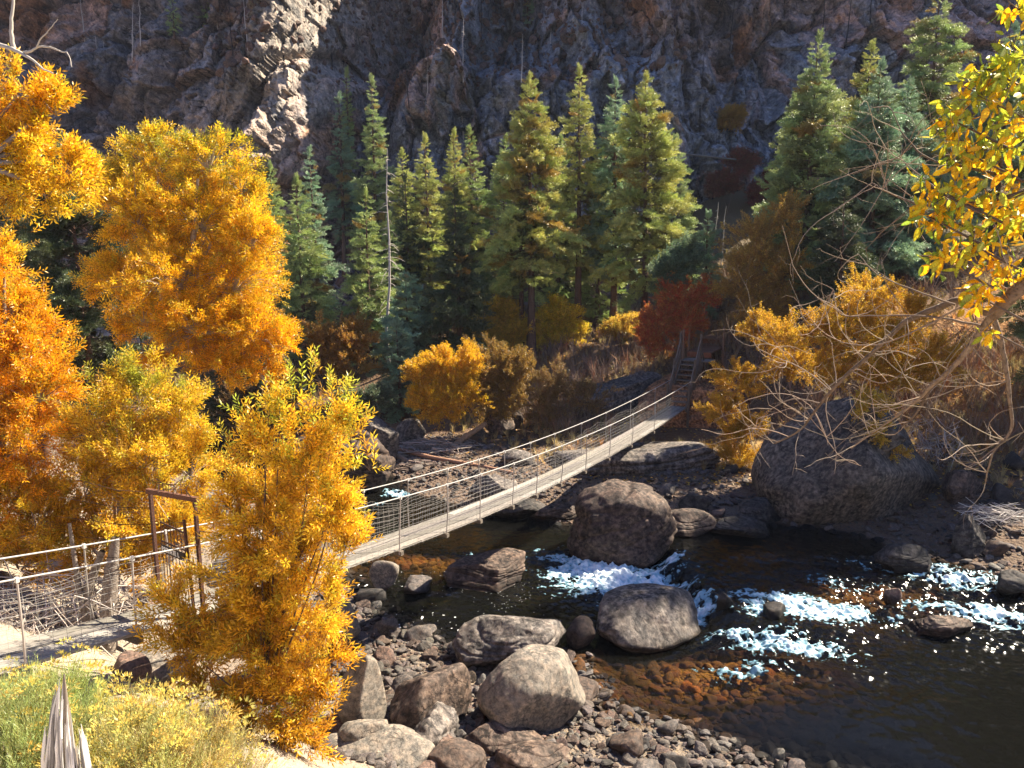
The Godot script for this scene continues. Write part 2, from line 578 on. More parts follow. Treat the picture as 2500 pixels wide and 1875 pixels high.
func cliff_w(x: float, y: float, out: float) -> float:
	var side := 0.010 * pow(maxf(0.0, -x - 32.0), 2)
	var top := 40.0 + 13.0 * smoothstep(22.0, 50.0, x)
	return 60.0 + prof(minf(y, top), [2.0, 5.0, 9.0, 34.0, 82.0], [-5.0, 1.0, 3.0, 11.0, 27.0]) + maxf(0.0, y - top) * 2.6 - side - out * smoothstep(2.5, 8.0, y)

func build_cliff() -> void:
	var xs := PackedFloat32Array()
	var ys := PackedFloat32Array()
	var x := -112.0
	while x < 112.0:
		xs.append(x)
		x += 0.125 if absf(x) < 47.0 else 1.2
	var y := 2.0
	while y < 62.0:
		ys.append(y)
		y += 0.125 if y < 37.0 else 1.2
	var p := PackedVector3Array()
	var c := PackedColorArray()
	p.resize(xs.size() * ys.size()); c.resize(xs.size() * ys.size())
	for j in ys.size():
		for k in xs.size():
			var a := crag(xs[k], ys[j])
			p[j * xs.size() + k] = Vector3(xs[k], ys[j], -cliff_w(xs[k], ys[j], a[0]))
			var t: float = a[1]
			var hue := fbm.get_noise_2d(xs[k] * 3.0 + 700, ys[j] * 3.0) + 0.25 * smoothstep(12.0, -12.0, xs[k]) - 0.12
			var col := mixc(Color(0.36, 0.39, 0.46), Color(0.50, 0.38, 0.34), 0.5 + hue * 1.8)
			col = mixc(col, Color(0.62, 0.38, 0.31), smoothstep(0.6, 0.8, t) * 0.7)
			col = mixc(col, Color(0.55, 0.25, 0.10), smoothstep(0.28, 0.5, fbm.get_noise_2d(xs[k] * 14.0, ys[j] * 10.0 + 70)) * 0.7)
			col = mixc(col, Color(0.52, 0.44, 0.36), exp(-pow((xs[k] - ys[j] * 0.42 + 28.5) / 6.0, 2)) * 0.7)
			var b := 0.85 + 1.15 * t
			c[j * xs.size() + k] = Color(col.r * b, col.g * b, col.b * b)
	tag(put("cliff", grid_mesh(xs.size(), ys.size(), p, c), M.cliff), "", "", "", "structure")

# ---------- foliage pieces ----------
func frond(sd: int, l: float, open: float) -> ArrayMesh:   # a needle spray that grows along +y, flat across z
	var r := RandomNumberGenerator.new()
	r.seed = sd
	var b := Buf.new()
	var wood := Color(0.35, 0.25, 0.18)
	b.tri(Vector3(-0.008, 0, 0), Vector3(0, l, 0), Vector3(0.008, 0, 0), wood)
	var rows := 9
	for k in rows:
		var t := (k + 0.5) / rows
		for s in [-1.0, 1.0]:
			var tl := l * (0.5 * (1.0 - t) + 0.14) * r.randf_range(0.75, 1.2) * open
			var d := Vector3(s * 0.75, 0.75, r.randf_range(-0.3, 0.3)).normalized()
			var at := Vector3(0, l * t, 0)
			var m := maxi(3, int(tl / 0.04))
			for q in m:
				var u := at + d * tl * (q + 0.4) / m
				for e in 2:
					var nd := (d * 0.9 + Vector3(r.randf_range(-1, 1), r.randf_range(-0.5, 0.8), r.randf_range(-0.9, 0.9))).normalized()
					var sd_ := nd.cross(Vector3(r.randf_range(-1, 1), r.randf_range(-1, 1), r.randf_range(-1, 1))).normalized() * 0.013
					var g := r.randf_range(0.75, 1.25)
					b.tri(u - sd_, u + nd * r.randf_range(0.06, 0.105), u + sd_, Color(g, g, g))
	return b.mesh()

func sprig(sd: int, l: float, leaves: int, ll: float, lw: float, spread: float, hang := 0.0) -> ArrayMesh:   # a leafy shoot along +y
	var r := RandomNumberGenerator.new()
	r.seed = sd
	var b := Buf.new()
	b.tube([Vector3.ZERO, Vector3(0.01, l * 0.5, 0.012), Vector3(0, l * 0.95, 0)], [0.005, 0.004, 0.002], 3, Color(0.42, 0.3, 0.14), false)
	for k in leaves:
		var t := (k + 0.6) / leaves
		var a := k * 2.4 + r.randf_range(-0.4, 0.4)
		var outw := Vector3(cos(a), 0, sin(a))
		var d := (outw * spread + Vector3(0, 1.0 - hang - 0.2 * (1.0 - t), 0) + Vector3(r.randf_range(-0.3, 0.3), r.randf_range(-0.35, 0.3), r.randf_range(-0.3, 0.3))).normalized()
		var s := d.cross(outw.cross(d) + Vector3(r.randf_range(-0.6, 0.6), r.randf_range(-0.6, 0.6), r.randf_range(-0.6, 0.6))).normalized()
		var g := r.randf_range(0.72, 1.2)
		b.leaf(Vector3(0, l * t, 0) + d * 0.012, d, s, ll * r.randf_range(0.75, 1.15), lw * r.randf_range(0.8, 1.15), Color(g, g * r.randf_range(0.88, 1.08), g))
	return b.mesh()

func along(dir: Vector3, spin: float, s: float) -> Basis:   # turns +y to dir
	var y := dir.normalized()
	var x := y.cross(Vector3(0, 0, 1) if absf(y.z) < 0.9 else Vector3(1, 0, 0)).normalized()
	var z := x.cross(y)
	var c := cos(spin)
	var q := sin(spin)
	return Basis((x * c + z * q) * s, y * s, (z * c - x * q) * s)

func frond_basis(dir: Vector3, roll: float, s: float) -> Basis:   # flat side up
	var y := dir.normalized()
	var x := y.cross(Vector3.UP).normalized()
	var z := x.cross(y)
	return Basis((x * cos(roll) + z * sin(roll)) * s, y * s, (z * cos(roll) - x * sin(roll)) * s)

func jit(c: Color, v: float, h := 0.08) -> Color:
	var g := rf(1.0 - v, 1.0 + v)
	return Color(c.r * g * rf(1 - h, 1 + h), c.g * g, c.b * g * rf(1 - h, 1 + h))

# opt: from (bare share of the trunk), gap, dead (share of bare lower branches), gold (share of yellowed sprays), top (slim tip)
func conifer(label: String, at: Vector3, h: float, rad: float, col: Color, opt := {}) -> Node3D:
	var o := base(opt.get("name", "spruce_tree"), at)
	tag(o, label, "tree", opt.get("group", "conifers on the far bank"))
	var lo: float = opt.get("from", 0.12)
	var goldy: float = opt.get("gold", 0.05)
	var gap: float = opt.get("gap", 1.0)
	var round_: float = opt.get("round", 1.0)
	var tr := Buf.new()
	var lean := Vector3(rf(-0.02, 0.02), 1, rf(-0.02, 0.02)) * h
	var tp := PackedVector3Array()
	var rr := PackedFloat32Array()
	for k in 8:
		var t := k / 7.0
		tp.append(lean * t + Vector3(sin(t * 5.0) * 0.03, 0, cos(t * 4.0) * 0.03) * h * 0.1 - Vector3(0, 0.25 if k == 0 else 0.0, 0))
		rr.append(lerpf(0.0145 * h + 0.04, 0.015, pow(t, 0.8)) * (1.35 if k == 0 else 1.0))
	tr.tube(tp, rr, 8, opt.get("bark", Color(0.15, 0.095, 0.07)))
	put("trunk", tr.mesh(), M.bark, o)
	var wood := Buf.new()
	var xs := []
	var cs := PackedColorArray()
	var y := lo
	var wood_c := Color(0.14, 0.10, 0.08)
	var swell := rf(0, 100)
	while y < 0.985:
		var t := (y - lo) / (1.0 - lo)
		var reach := rad * 1.18 * pow(1.0 - t, round_) * (0.6 + 0.4 * smoothstep(0.0, 0.2, t)) * (1.0 + 0.35 * fbm.get_noise_2d(y * 420, swell)) + 0.07
		var num := 5 if t < 0.85 else 4
		var a0 := rf(0, TAU)
		for b in num:
			var a := a0 + TAU * b / num + rf(-0.35, 0.35)
			var l := reach * rf(0.72, 1.15) * (0.82 + 0.5 * fbm.get_noise_3d(cos(a) * 40 + swell, y * 330, sin(a) * 40))
			if rng.randf() < 0.22 * gap: l *= 0.45
			var rise := lerpf(-0.22, 0.5, pow(t, 1.3)) + rf(-0.26, 0.26)
			var d := Vector3(cos(a), rise, sin(a)).normalized()
			var root := lean * clampf(y + rf(-0.5, 0.5) * 0.34 / h * (1.0 - t), lo * 0.8, 0.985)
			var tip := root + d * l + Vector3(0, -0.12 * l * (1.0 - t), 0)
			var mid := root + d * l * 0.5 + Vector3(0, 0.03 * l, 0)
			if l > 0.5:
				wood.tube([root, mid, tip], [0.012 + 0.010 * l, 0.010 + 0.003 * l, 0.004], 3, wood_c, false)
			var bright := jit(col, 0.22)
			if rng.randf() < goldy: bright = bright.lerp(Color(0.42, 0.23, 0.03), rf(0.4, 0.9))
			var m := int(l / 0.17) + 1
			for k in m:
				var u := 1.0 - (k / float(m)) * 0.80
				var pos := root.lerp(mid, u * 2.0) if u < 0.5 else mid.lerp(tip, u * 2.0 - 1.0)
				for s in ([0.0] if k == 0 else [-1.0, 1.0]):
					if k > 0 and rng.randf() < 0.20 * gap: continue
					var sd := d.rotated(Vector3.UP, s * rf(0.4, 1.1)) + Vector3(0, rf(-0.5, 0.4), 0)
					var sc := rf(0.8, 1.45) * (0.42 + 0.58 * minf(1.0, l / 1.1)) * float(opt.get("size", 1.0))
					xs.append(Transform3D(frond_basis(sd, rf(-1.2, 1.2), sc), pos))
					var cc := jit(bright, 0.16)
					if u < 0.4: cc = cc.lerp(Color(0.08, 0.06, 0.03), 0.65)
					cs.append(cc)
		y += (0.24 + 0.20 * (1.0 - t)) / h * gap * rf(0.8, 1.2)
	# bare lower limbs
	var dead: int = opt.get("dead", 14)
	for k in dead:
		var a := rf(0, TAU)
		var root := lean * rf(lo * 0.25, lo + 0.25)
		var l := rad * rf(0.3, 0.75)
		var d := Vector3(cos(a), rf(-0.35, 0.05), sin(a))
		wood.tube([root, root + d * l * 0.5, root + d * l + Vector3(0, 0.08 * l, 0)], [0.022, 0.014, 0.005], 3, wood_c, false)
	put("branches", wood.mesh(), M.wood, o)
	# a leader shoot
	for k in 7: 
		xs.append(Transform3D(frond_basis(Vector3(rf(-0.35, 0.35), 1, rf(-0.35, 0.35)), rf(0, 3), 0.8), lean * (0.965 + 0.005 * k)))
		cs.append(jit(col, 0.2))
	var key := "frond%d" % (rng.randi() % 3)
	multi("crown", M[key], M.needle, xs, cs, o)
	return o

func snag(label: String, at: Vector3, h: float, col: Color, limbs: int, group := "burnt snags on the cliff", lean := 0.08) -> Node3D:
	var o := base("dead_tree", at)
	tag(o, label, "dead tree", group)
	var b := Buf.new()
	var up := Vector3(rf(-lean, lean), 1, rf(-lean, lean)) * h
	var p := PackedVector3Array()
	var r := PackedFloat32Array()
	for k in 6:
		var t := k / 5.0
		p.append(up * t + Vector3(rf(-0.012, 0.012), 0, rf(-0.012, 0.012)) * h - Vector3(0, 0.4 if k == 0 else 0.0, 0))
		r.append(lerpf(0.007 * h + 0.025, 0.012, t))
	b.tube(p, r, 6, col)
	put("trunk", b.mesh(), M.wood, o)
	if limbs:
		var w := Buf.new()
		for k in limbs:
			var t := rf(0.25, 0.97)
			var a := rf(0, TAU)
			var l := h * rf(0.06, 0.17) * (1.15 - t)
			var d := Vector3(cos(a), rf(-0.5, 0.15), sin(a))
			w.tube([up * t, up * t + d * l * 0.55, up * t + d * l + Vector3(0, -0.18 * l, 0)], [0.016, 0.012, 0.006], 3, col, false)
		put("branches", w.mesh(), M.wood, o)
	return o

# a broad-leaved tree or shrub: lumps = [[centre, radii, number of shoots], ...] in the world; pal(height share, random) gives a shoot's colour
func leafy_tree(called: String, label: String, cat: String, group: String, root: Vector3, lumps: Array, pal: Callable, opt := {}) -> Node3D:
	var o := base(called, root)
	tag(o, label, cat, group)
	var lo := 1e9
	var hi := -1e9
	var mid := Vector3.ZERO
	for l in lumps:
		lo = minf(lo, l[0].y - l[1].y)
		hi = maxf(hi, l[0].y + l[1].y)
		mid += l[0] / lumps.size()
	var wood := Buf.new()
	var tr: float = opt.get("trunk", 0.1)
	var bark: Color = opt.get("bark", Color(0.30, 0.25, 0.20))
	var fork: Vector3 = root.lerp(Vector3(lerpf(root.x, mid.x, 0.5), lo + (hi - lo) * float(opt.get("fork", 0.25)), lerpf(root.z, mid.z, 0.5)), 1.0)
	if tr > 0.05:
		var t := Buf.new()
		t.tube([Vector3(0, -0.3, 0), (fork - root) * 0.4 + Vector3(rf(-0.1, 0.1), 0, rf(-0.1, 0.1)), fork - root, (fork - root).lerp(mid - root, 0.6), (fork - root).lerp(mid - root, 1.2) + Vector3(0, (hi - mid.y) * 0.5, 0)], [tr * 1.25, tr, tr * 0.8, tr * 0.5, tr * 0.18], 9, bark)
		put("trunk", t.mesh(), M.bark, o)
	var xs := []
	var cs := PackedColorArray()
	var droop: float = opt.get("droop", 0.0)
	var size: float = opt.get("size", 1.0)
	var flat: float = opt.get("shell", 0.45)
	for l in lumps:
		var c: Vector3 = l[0]
		var R: Vector3 = l[1]
		var from := fork - root
		if opt.get("stems", false): from = Vector3(rf(-0.3, 0.3), -0.1, rf(-0.3, 0.3))
		var q := c - root
		var limb := maxf(tr * 0.38, 0.012)
		if rng.randf() < float(opt.get("limbs", 1.0)): wood.tube([from, from.lerp(q, 0.5) + Vector3(rf(-0.12, 0.12), rf(0.0, 0.3) * R.y, rf(-0.12, 0.12)), q + Vector3(0, -R.y * 0.1, 0)], [limb, limb * 0.65, limb * 0.35], 5, bark, false)
		var sd := rf(0, 500)
		var total := int(l[2])
		var nt := maxi(7, total / 16)
		for k in nt:
			var d := (rdir() + Vector3(0, 0.25, 0)).normalized()
			var len_ := rf(0.75, 1.12) * (0.92 + 0.9 * fbm.get_noise_3dv(d * 70.0 + Vector3(sd, 0, 0)))
			if rng.randf() < 0.08: len_ *= 1.3
			var p0 := q + Vector3(0, -R.y * 0.25, 0) + d * R * 0.05
			var p2 := q + d * R * len_ - Vector3(0, droop * R.y * 0.3, 0)
			var p1 := p0.lerp(p2, 0.5) + Vector3(0, R.y * 0.12, 0) + rdir() * R * 0.08
			if k % int(opt.get("wood_every", 2)) == 0:
				wood.tube([p0, p1, p2], [limb * 0.30, limb * 0.18, 0.003], 3, bark, false)
			var shade := rf(-0.15, 0.15)
			for j in total / nt:
				var t := pow(rng.randf(), flat)
				var pos := (p0.lerp(p1, t * 2.0) if t < 0.5 else p1.lerp(p2, t * 2.0 - 1.0)) + rdir() * R * rf(0.0, 0.17)
				var fw := d * 0.8 + rdir() * 0.6 + Vector3(0, 0.4 - droop, 0)
				xs.append(Transform3D(along(fw, rf(0, TAU), size * rf(0.7, 1.2)), pos))
				cs.append(pal.call((pos.y + root.y - lo) / (hi - lo) + shade, rng.randf(), d))
	put("branches", wood.mesh(), M.wood, o)
	multi("crown", M[opt.get("leaf", "sprig0")], M.leaf, xs, cs, o)
	return o
# ---------- bridge ----------
const BRIDGE_AT := Vector2(-4.574, 11.621)
const BRIDGE_TO := Vector2(7.386, 33.724)
const SPAN := 25.13
const DECK := 0.825
const RAIL := 0.949

func br(s: float, across: float, up: float) -> Vector3:   # in the bridge's own axes: x along, z across towards the near rail
	var y := 9.0 - 5.561 - 1.602 * s - 2.3 * s * (1 - s) + 0.267 * s * (1 - s) * (2 * s - 1)
	return Vector3(s * SPAN, y + up, across)

func bridge_frame() -> Transform3D:
	var d := (BRIDGE_TO - BRIDGE_AT) / SPAN
	return Transform3D(Basis(Vector3(d.x, 0, -d.y), Vector3.UP, Vector3(d.y, 0, d.x)), Vector3(BRIDGE_AT.x, 0, -BRIDGE_AT.y))

func sweep(b: Buf, p: PackedVector3Array, w: float, h: float, col: Color) -> void:   # a board bent along p, its top on p
	var q := []
	for k in p.size():
		var z := Vector3(0, 0, w * 0.5)
		var y := Vector3(0, h, 0)
		q.append([p[k] - z, p[k] + z, p[k] + z - y, p[k] - z - y])
	for k in p.size() - 1:
		for e in 4:
			b.quad(q[k][e], q[k][(e + 1) % 4], q[k + 1][(e + 1) % 4], q[k + 1][e], col)
	b.quad(q[0][0], q[0][3], q[0][2], q[0][1], col)
	b.quad(q[-1][0], q[-1][1], q[-1][2], q[-1][3], col)

func build_bridge() -> void:
	var o := base("suspension_bridge", Vector3.ZERO)
	o.transform = bridge_frame()
	tag(o, "narrow grey plank footbridge hung from two steel cables across the river", "bridge")
	var rows := 4
	var w := DECK / rows
	for r in rows:
		var s := -0.30 + 0.052 * ((r * 2) % 4)
		while s < 1.0:
			var e := minf(s + 0.193, 1.0)
			var p := PackedVector3Array()
			var skew := rf(-0.006, 0.006)
			for k in 7:
				p.append(br(lerpf(s + 0.0004, e - 0.0004, k / 6.0), -DECK * 0.5 + w * (r + 0.5) + skew, rf(-0.006, 0.006)))
			var b := Buf.new()
			var g := rf(0.55, 1.15)
			sweep(b, p, w - rf(0.014, 0.026), 0.042, Color(g, g * rf(0.96, 1.0), g * rf(0.9, 1.0)))
			put("plank", b.mesh(), M.deck, o)
			s = e
	for side in [1.0, -1.0]:
		var p := PackedVector3Array()
		var r := PackedFloat32Array()
		for k in 61:
			p.append(br(-0.32 + 1.335 * k / 60.0, side * RAIL * 0.5, 1.1))
			r.append(0.0125)
		var b := Buf.new()
		b.tube(p, r, 6, Color(0.34, 0.32, 0.30))
		put("cable", b.mesh(), M.steel, o)
		# posts and the beams that carry the boards
		var spots: Array = NEAR_POSTS if side > 0 else FAR_POSTS
		for s in spots:
			var t := Buf.new()
			var top := br(s, side * RAIL * 0.5, 1.12)
			var foot := br(s + rf(-0.002, 0.002), side * (DECK * 0.5 + 0.03), -0.12)
			var bow := top.lerp(foot, 0.6) + Vector3(rf(-0.03, 0.03), 0, side * rf(0.0, 0.04))
			t.tube([top, bow, foot], [0.0125, 0.0125, 0.0125], 6, Color(0.30, 0.26, 0.23) * rf(0.7, 1.2))
			var q := put("post", t.mesh(), M.steel, o)
			var cl := Buf.new()
			cl.box(Transform3D(Basis(), top + Vector3(0, -0.03, 0)), Vector3(0.04, 0.06, 0.045), Color(0.45, 0.43, 0.4))
			put("clamp", cl.mesh(), M.steel, q)
			if side > 0:
				var bm := Buf.new()
				bm.box(Transform3D(Basis(), br(s, 0, -0.092)), Vector3(0.1, 0.09, DECK + 0.14), Color(0.5, 0.45, 0.4))
				put("cross_beam", bm.mesh(), M.deck, o)
		# stock wire between cable and deck, slack in places
		var n := Buf.new()
		var grey := Color(0.24, 0.22, 0.20)
		var rowsn := 9
		for j in rowsn:
			var f := (j + 0.4) / rowsn
			var pts := PackedVector3Array()
			var rad := PackedFloat32Array()
			for k in 300:
				var s := -0.29 + 1.28 * k / 299.0
				var slack := (0.5 + 0.5 * fbm.get_noise_2d(s * 900, side * 50.0)) * 0.5 * pow(f, 2.0) * (1.3 if side < 0 else 0.5)
				var hgt := lerpf(-0.06, 1.04, f) - slack * 0.8 + 0.018 * fine.get_noise_2d(s * 9000, j * 37.0)
				pts.append(br(s, side * lerpf(DECK * 0.5 + 0.035, RAIL * 0.5, f) + 0.03 * fbm.get_noise_2d(s * 2500, j * 60.0), hgt))
				rad.append(0.0026)
			n.tube(pts, rad, 3, grey, false)
		for k in 190:
			var s := -0.29 + 1.28 * k / 189.0
			var slack := (0.5 + 0.5 * fbm.get_noise_2d(s * 900, side * 50.0)) * 0.5 * 0.8 * (1.3 if side < 0 else 0.5)
			n.tube([br(s, side * (DECK * 0.5 + 0.035), -0.06), br(s + rf(-0.001, 0.001), side * (DECK + RAIL) * 0.25, 0.5 - slack * 0.25), br(s, side * RAIL * 0.5, 1.0 - slack)], [0.002, 0.002, 0.002], 3, grey, false)
		put("wire_netting", n.mesh(), M.steel, o)

func bar(b: Buf, from: Vector3, to: Vector3, w: float, h: float, col: Color) -> void:   # a squared timber or bar; h lies upright
	var d := to - from
	var x := d.normalized()
	var z := x.cross(Vector3.UP if absf(x.y) < 0.95 else Vector3.RIGHT).normalized()
	var y := z.cross(x)
	b.box(Transform3D(Basis(x, y, z), (from + to) * 0.5), Vector3(d.length(), h, w), col)

func build_gate() -> void:
	var o := base("bridge_gate", Vector3.ZERO)
	o.transform = bridge_frame()
	tag(o, "rusty iron gate frame with barred gate and sign standing on the bridge deck", "gate")
	var rust := Color(0.095, 0.05, 0.038)
	var hgt := 1.74
	var a := br(GATE_FAR, -0.47, 0)
	var z := br(GATE_NEAR, 0.47, 0)
	var up := Vector3(0, hgt, 0)
	for p in [a, z]:
		var b := Buf.new()
		bar(b, p - Vector3(0, 0.1, 0), p + up, 0.048, 0.048, rust)
		put("post", b.mesh(), M.rust, o)
	var hb := Buf.new()
	bar(hb, a + up + Vector3(-0.03, 0.037, -0.03), z + up + Vector3(0.03, 0.037, 0.03), 0.06, 0.07, Color(0.16, 0.075, 0.05))
	put("header", hb.mesh(), M.rust, o)
	# the gate leaf, a little ajar, its bars bent
	var d := (z - a).normalized()
	d.y = 0
	d = d.rotated(Vector3.UP, -0.16)
	var leaf := Node3D.new()
	leaf.name = "gate_leaf"
	o.add_child(leaf, true)
	var h0 := a + d * 0.2
	for f in [0.12, 1.03, 1.33]:
		var b := Buf.new()
		bar(b, h0 + Vector3(0, f, 0), h0 + d * 0.66 + Vector3(0, f - (0.03 if f > 1.2 else 0.0), 0), 0.012, 0.025, rust * 0.8)
		put("rail", b.mesh(), M.rust, leaf)
	for k in 8:
		var b := Buf.new()
		var q := h0 + d * (0.01 + 0.088 * k)
		var bend := d * (-0.10 * smoothstep(4.0, 7.0, k))
		b.tube([q + Vector3(0, 0.08, 0), q + Vector3(0, 1.0, 0), q + Vector3(0, 1.18, 0) - bend * 0.3, q + bend + Vector3(0, 1.47 - 0.014 * k, 0)], [0.0065, 0.0065, 0.0065, 0.004], 5, rust * 0.7)
		put("gate_bar", b.mesh(), M.rust, leaf)
	var st := Buf.new()
	bar(st, h0 + d * 0.74 + Vector3(0, 0.05, 0), h0 + d * 0.66 + Vector3(0, 1.5, 0), 0.03, 0.035, rust)
	put("stile", st.mesh(), M.rust, leaf)
	var sg := Buf.new()
	var mid := h0 + d * 0.33 + Vector3(0, 0.93, 0)
	var n := Vector3(-d.z, 0, d.x)
	var toward := n if n.dot(Vector3(-0.3, 0, 1)) > 0 else -n
	# the board faces whoever comes along the bridge from the near bank
	if toward.x > 0: toward = -toward
	var bas := Basis(d, Vector3.UP, d.cross(Vector3.UP))
	sg.box(Transform3D(bas, mid + toward * 0.02), Vector3(0.62, 0.125, 0.012), Color(0.05, 0.04, 0.035))
	var sign := put("sign", sg.mesh(), M.rust, leaf)
	var tm := TextMesh.new()
	var sf := SystemFont.new()
	sf.font_names = PackedStringArray(["Droid Sans"])
	sf.font_weight = 700
	tm.font = sf
	tm.text = "PRIVATE L"
	tm.font_size = 16
	tm.pixel_size = 0.0062
	tm.depth = 0.003
	tm.horizontal_alignment = HORIZONTAL_ALIGNMENT_LEFT
	var t := put("lettering", tm, M.paint, sign)
	var fx := d if toward.dot(d.cross(Vector3.UP)) > 0 else -d
	t.transform = Transform3D(Basis(fx, Vector3.UP, fx.cross(Vector3.UP)), mid + toward * 0.029 - fx * 0.29)
	# springy wire fixed along the header and the far post
	for k in 9:
		var b := Buf.new()
		var q := a.lerp(z, 0.12 + 0.1 * k) + up + Vector3(0, 0.07, 0)
		var s := rf(0.5, 1.0)
		var e := Vector3(rf(-0.5, 0.3), 0, rf(-0.5, 0.6))
		b.tube([q, q + Vector3(0, 0.12, 0) + e * 0.12, q + Vector3(0, 0.2 * s, 0) + e * 0.5, q + Vector3(0, 0.22 * s, 0) + e], [0.006, 0.006, 0.005, 0.004], 4, rust * 0.55, false)
		put("wire", b.mesh(), M.rust, o)
	for k in 6:
		var b := Buf.new()
		var q := a + Vector3(0, 0.5 + 0.25 * k, 0)
		var e := Vector3(-0.75, 0.16 + 0.03 * k, -0.45)
		b.tube([q, q + e * 0.5 + Vector3(0, -0.05, 0), q + e * rf(0.8, 1.4)], [0.005, 0.005, 0.004], 4, rust * 0.55, false)
		put("wire", b.mesh(), M.rust, o)
	var w := Buf.new()
	w.tube([z + Vector3(0, 1.5, 0), z + Vector3(0.12, 1.78, 0.12), z + Vector3(0.18, 1.6, 0.16), z + Vector3(0.17, 1.3, 0.15)], [0.009, 0.009, 0.009, 0.009], 4, Color(0.3, 0.09, 0.05), false)
	w.tube([z + Vector3(0, 1.3, 0), z + Vector3(0.2, 1.25, 0.18), z + Vector3(0.33, 0.9, 0.28), z + Vector3(0.34, 0.3, 0.28)], [0.009, 0.009, 0.009, 0.009], 4, rust * 0.6, false)
	put("wire", w.mesh(), M.rust, o)

func build_stairs() -> void:
	var o := base("stairway", Vector3.ZERO)
	o.transform = bridge_frame()
	tag(o, "steep dark timber steps with two handrails at the far end of the footbridge", "stairs")
	var c := Color(0.55, 0.5, 0.46)
	var foot := br(1.0, 0, -0.1)
	var rise := 0.212
	var run := 0.205
	for k in 9:
		var b := Buf.new()
		var p := foot + Vector3(0.06 + run * k, 0.06 + rise * k, 0)
		b.box(Transform3D(Basis(), p), Vector3(0.24, 0.045, 0.74), c * rf(0.8, 1.15))
		put("tread", b.mesh(), M.timber, o)
	var top := foot + Vector3(run * 9, rise * 9, 0)
	for s in [-1.0, 1.0]:
		var b := Buf.new()
		var z := Vector3(0, 0, s * 0.41)
		bar(b, foot + z + Vector3(-0.05, -0.05, 0), top + z + Vector3(0, -0.05, 0), 0.05, 0.24, c * 0.75)
		put("stringer", b.mesh(), M.timber, o)
		var h := Buf.new()
		bar(h, foot + z * 1.12 + Vector3(0.15, 0.82, 0), top + z * 1.12 + Vector3(0.12, 1.15, 0), 0.05, 0.15, c)
		put("handrail", h.mesh(), M.timber, o)
		var h2 := Buf.new()
		bar(h2, foot + z * 1.12 + Vector3(0.1, 0.42, 0), top + z * 1.12 + Vector3(0.12, 0.66, 0), 0.04, 0.12, c * 0.85)
		put("handrail", h2.mesh(), M.timber, o)
		for t in [0.04, 0.5, 0.98]:
			var q := Buf.new()
			var p := foot.lerp(top, t) + z * 1.18
			bar(q, p - Vector3(0, 0.9, 0), p + Vector3(0, 1.0 + 0.35 * t, 0), 0.09, 0.09, c * 0.7)
			put("post", q.mesh(), M.timber, o)
		var br_ := Buf.new()
		bar(br_, top + z * 1.3 + Vector3(0.1, 0.4, 0), top + z * 1.3 + Vector3(0.9, -0.7, 0), 0.05, 0.08, c * 0.6)
		put("brace", br_.mesh(), M.timber, o)
	# landing and boardwalk
	var l := base("boardwalk", Vector3.ZERO)
	l.transform = bridge_frame()
	tag(l, "low boardwalk of reddish brown planks leading from the top of the steps", "boardwalk")
	for k in 5:
		var b := Buf.new()
		b.box(Transform3D(Basis(), top + Vector3(0.14 + 0.17 * k, 0.0, 0.15 + 0.04 * k)), Vector3(0.155, 0.045, 1.3), Color(0.75, 0.72, 0.7) * rf(0.8, 1.1))
		put("plank", b.mesh(), M.timber, l)
	var red := Color(0.62, 0.36, 0.27)
	for st in 2:
		var start := top + Vector3(1.2 + st * 3.4, 0.28 + 0.24 * st, 0.10 - 0.35 * st)
		var fb := Buf.new()
		fb.box(Transform3D(Basis(), start + Vector3(-0.01, -0.13, 0)), Vector3(0.04, 0.22, 1.15), Color(0.75, 0.32, 0.18))
		put("riser", fb.mesh(), M.timber, l)
		for k in 20:
			var b := Buf.new()
			b.box(Transform3D(Basis(), start + Vector3(0.09 + 0.165 * k, rf(-0.004, 0.004), rf(-0.02, 0.02))), Vector3(0.152, 0.04, 1.15), red * rf(0.75, 1.2))
			put("plank", b.mesh(), M.timber, l)
	for p in [Vector3(0.2, 0, -0.5), Vector3(0.9, 0, -0.62), Vector3(1.9, 0, -0.62), Vector3(3.2, 0, 0.75)]:
		var b := Buf.new()
		bar(b, top + p + Vector3(0, -0.6, 0), top + p + Vector3(0, 1.35, 0), 0.09, 0.09, Color(0.7, 0.5, 0.38))
		put("post", b.mesh(), M.timber, l)

# ---------- small growth ----------
func tuft(sd: int, blades: int, h: float, spread: float, w: float, col: Color, col2: Color) -> ArrayMesh:
	var r := RandomNumberGenerator.new()
	r.seed = sd
	var b := Buf.new()
	for k in blades:
		var a := r.randf() * TAU
		var o := Vector3(cos(a), 0, sin(a))
		var l := h * r.randf_range(0.55, 1.0)
		var s := r.randf_range(0.2, 1.0) * spread
		var side := Vector3(-o.z, 0, o.x) * w
		var p0 := o * 0.05 * r.randf()
		var p1 := p0 + Vector3(0, l * 0.55, 0) + o * l * s * 0.35
		var p2 := p0 + Vector3(0, l, 0) + o * l * s
		var c := col.lerp(col2, r.randf())
		b.tri(p0 - side, p1 - side * 0.8, p0 + side, c)
		b.tri(p1 - side * 0.8, p1 + side * 0.8, p0 + side, c)
		b.tri(p1 - side * 0.8, p2, p1 + side * 0.8, c)
	return b.mesh()

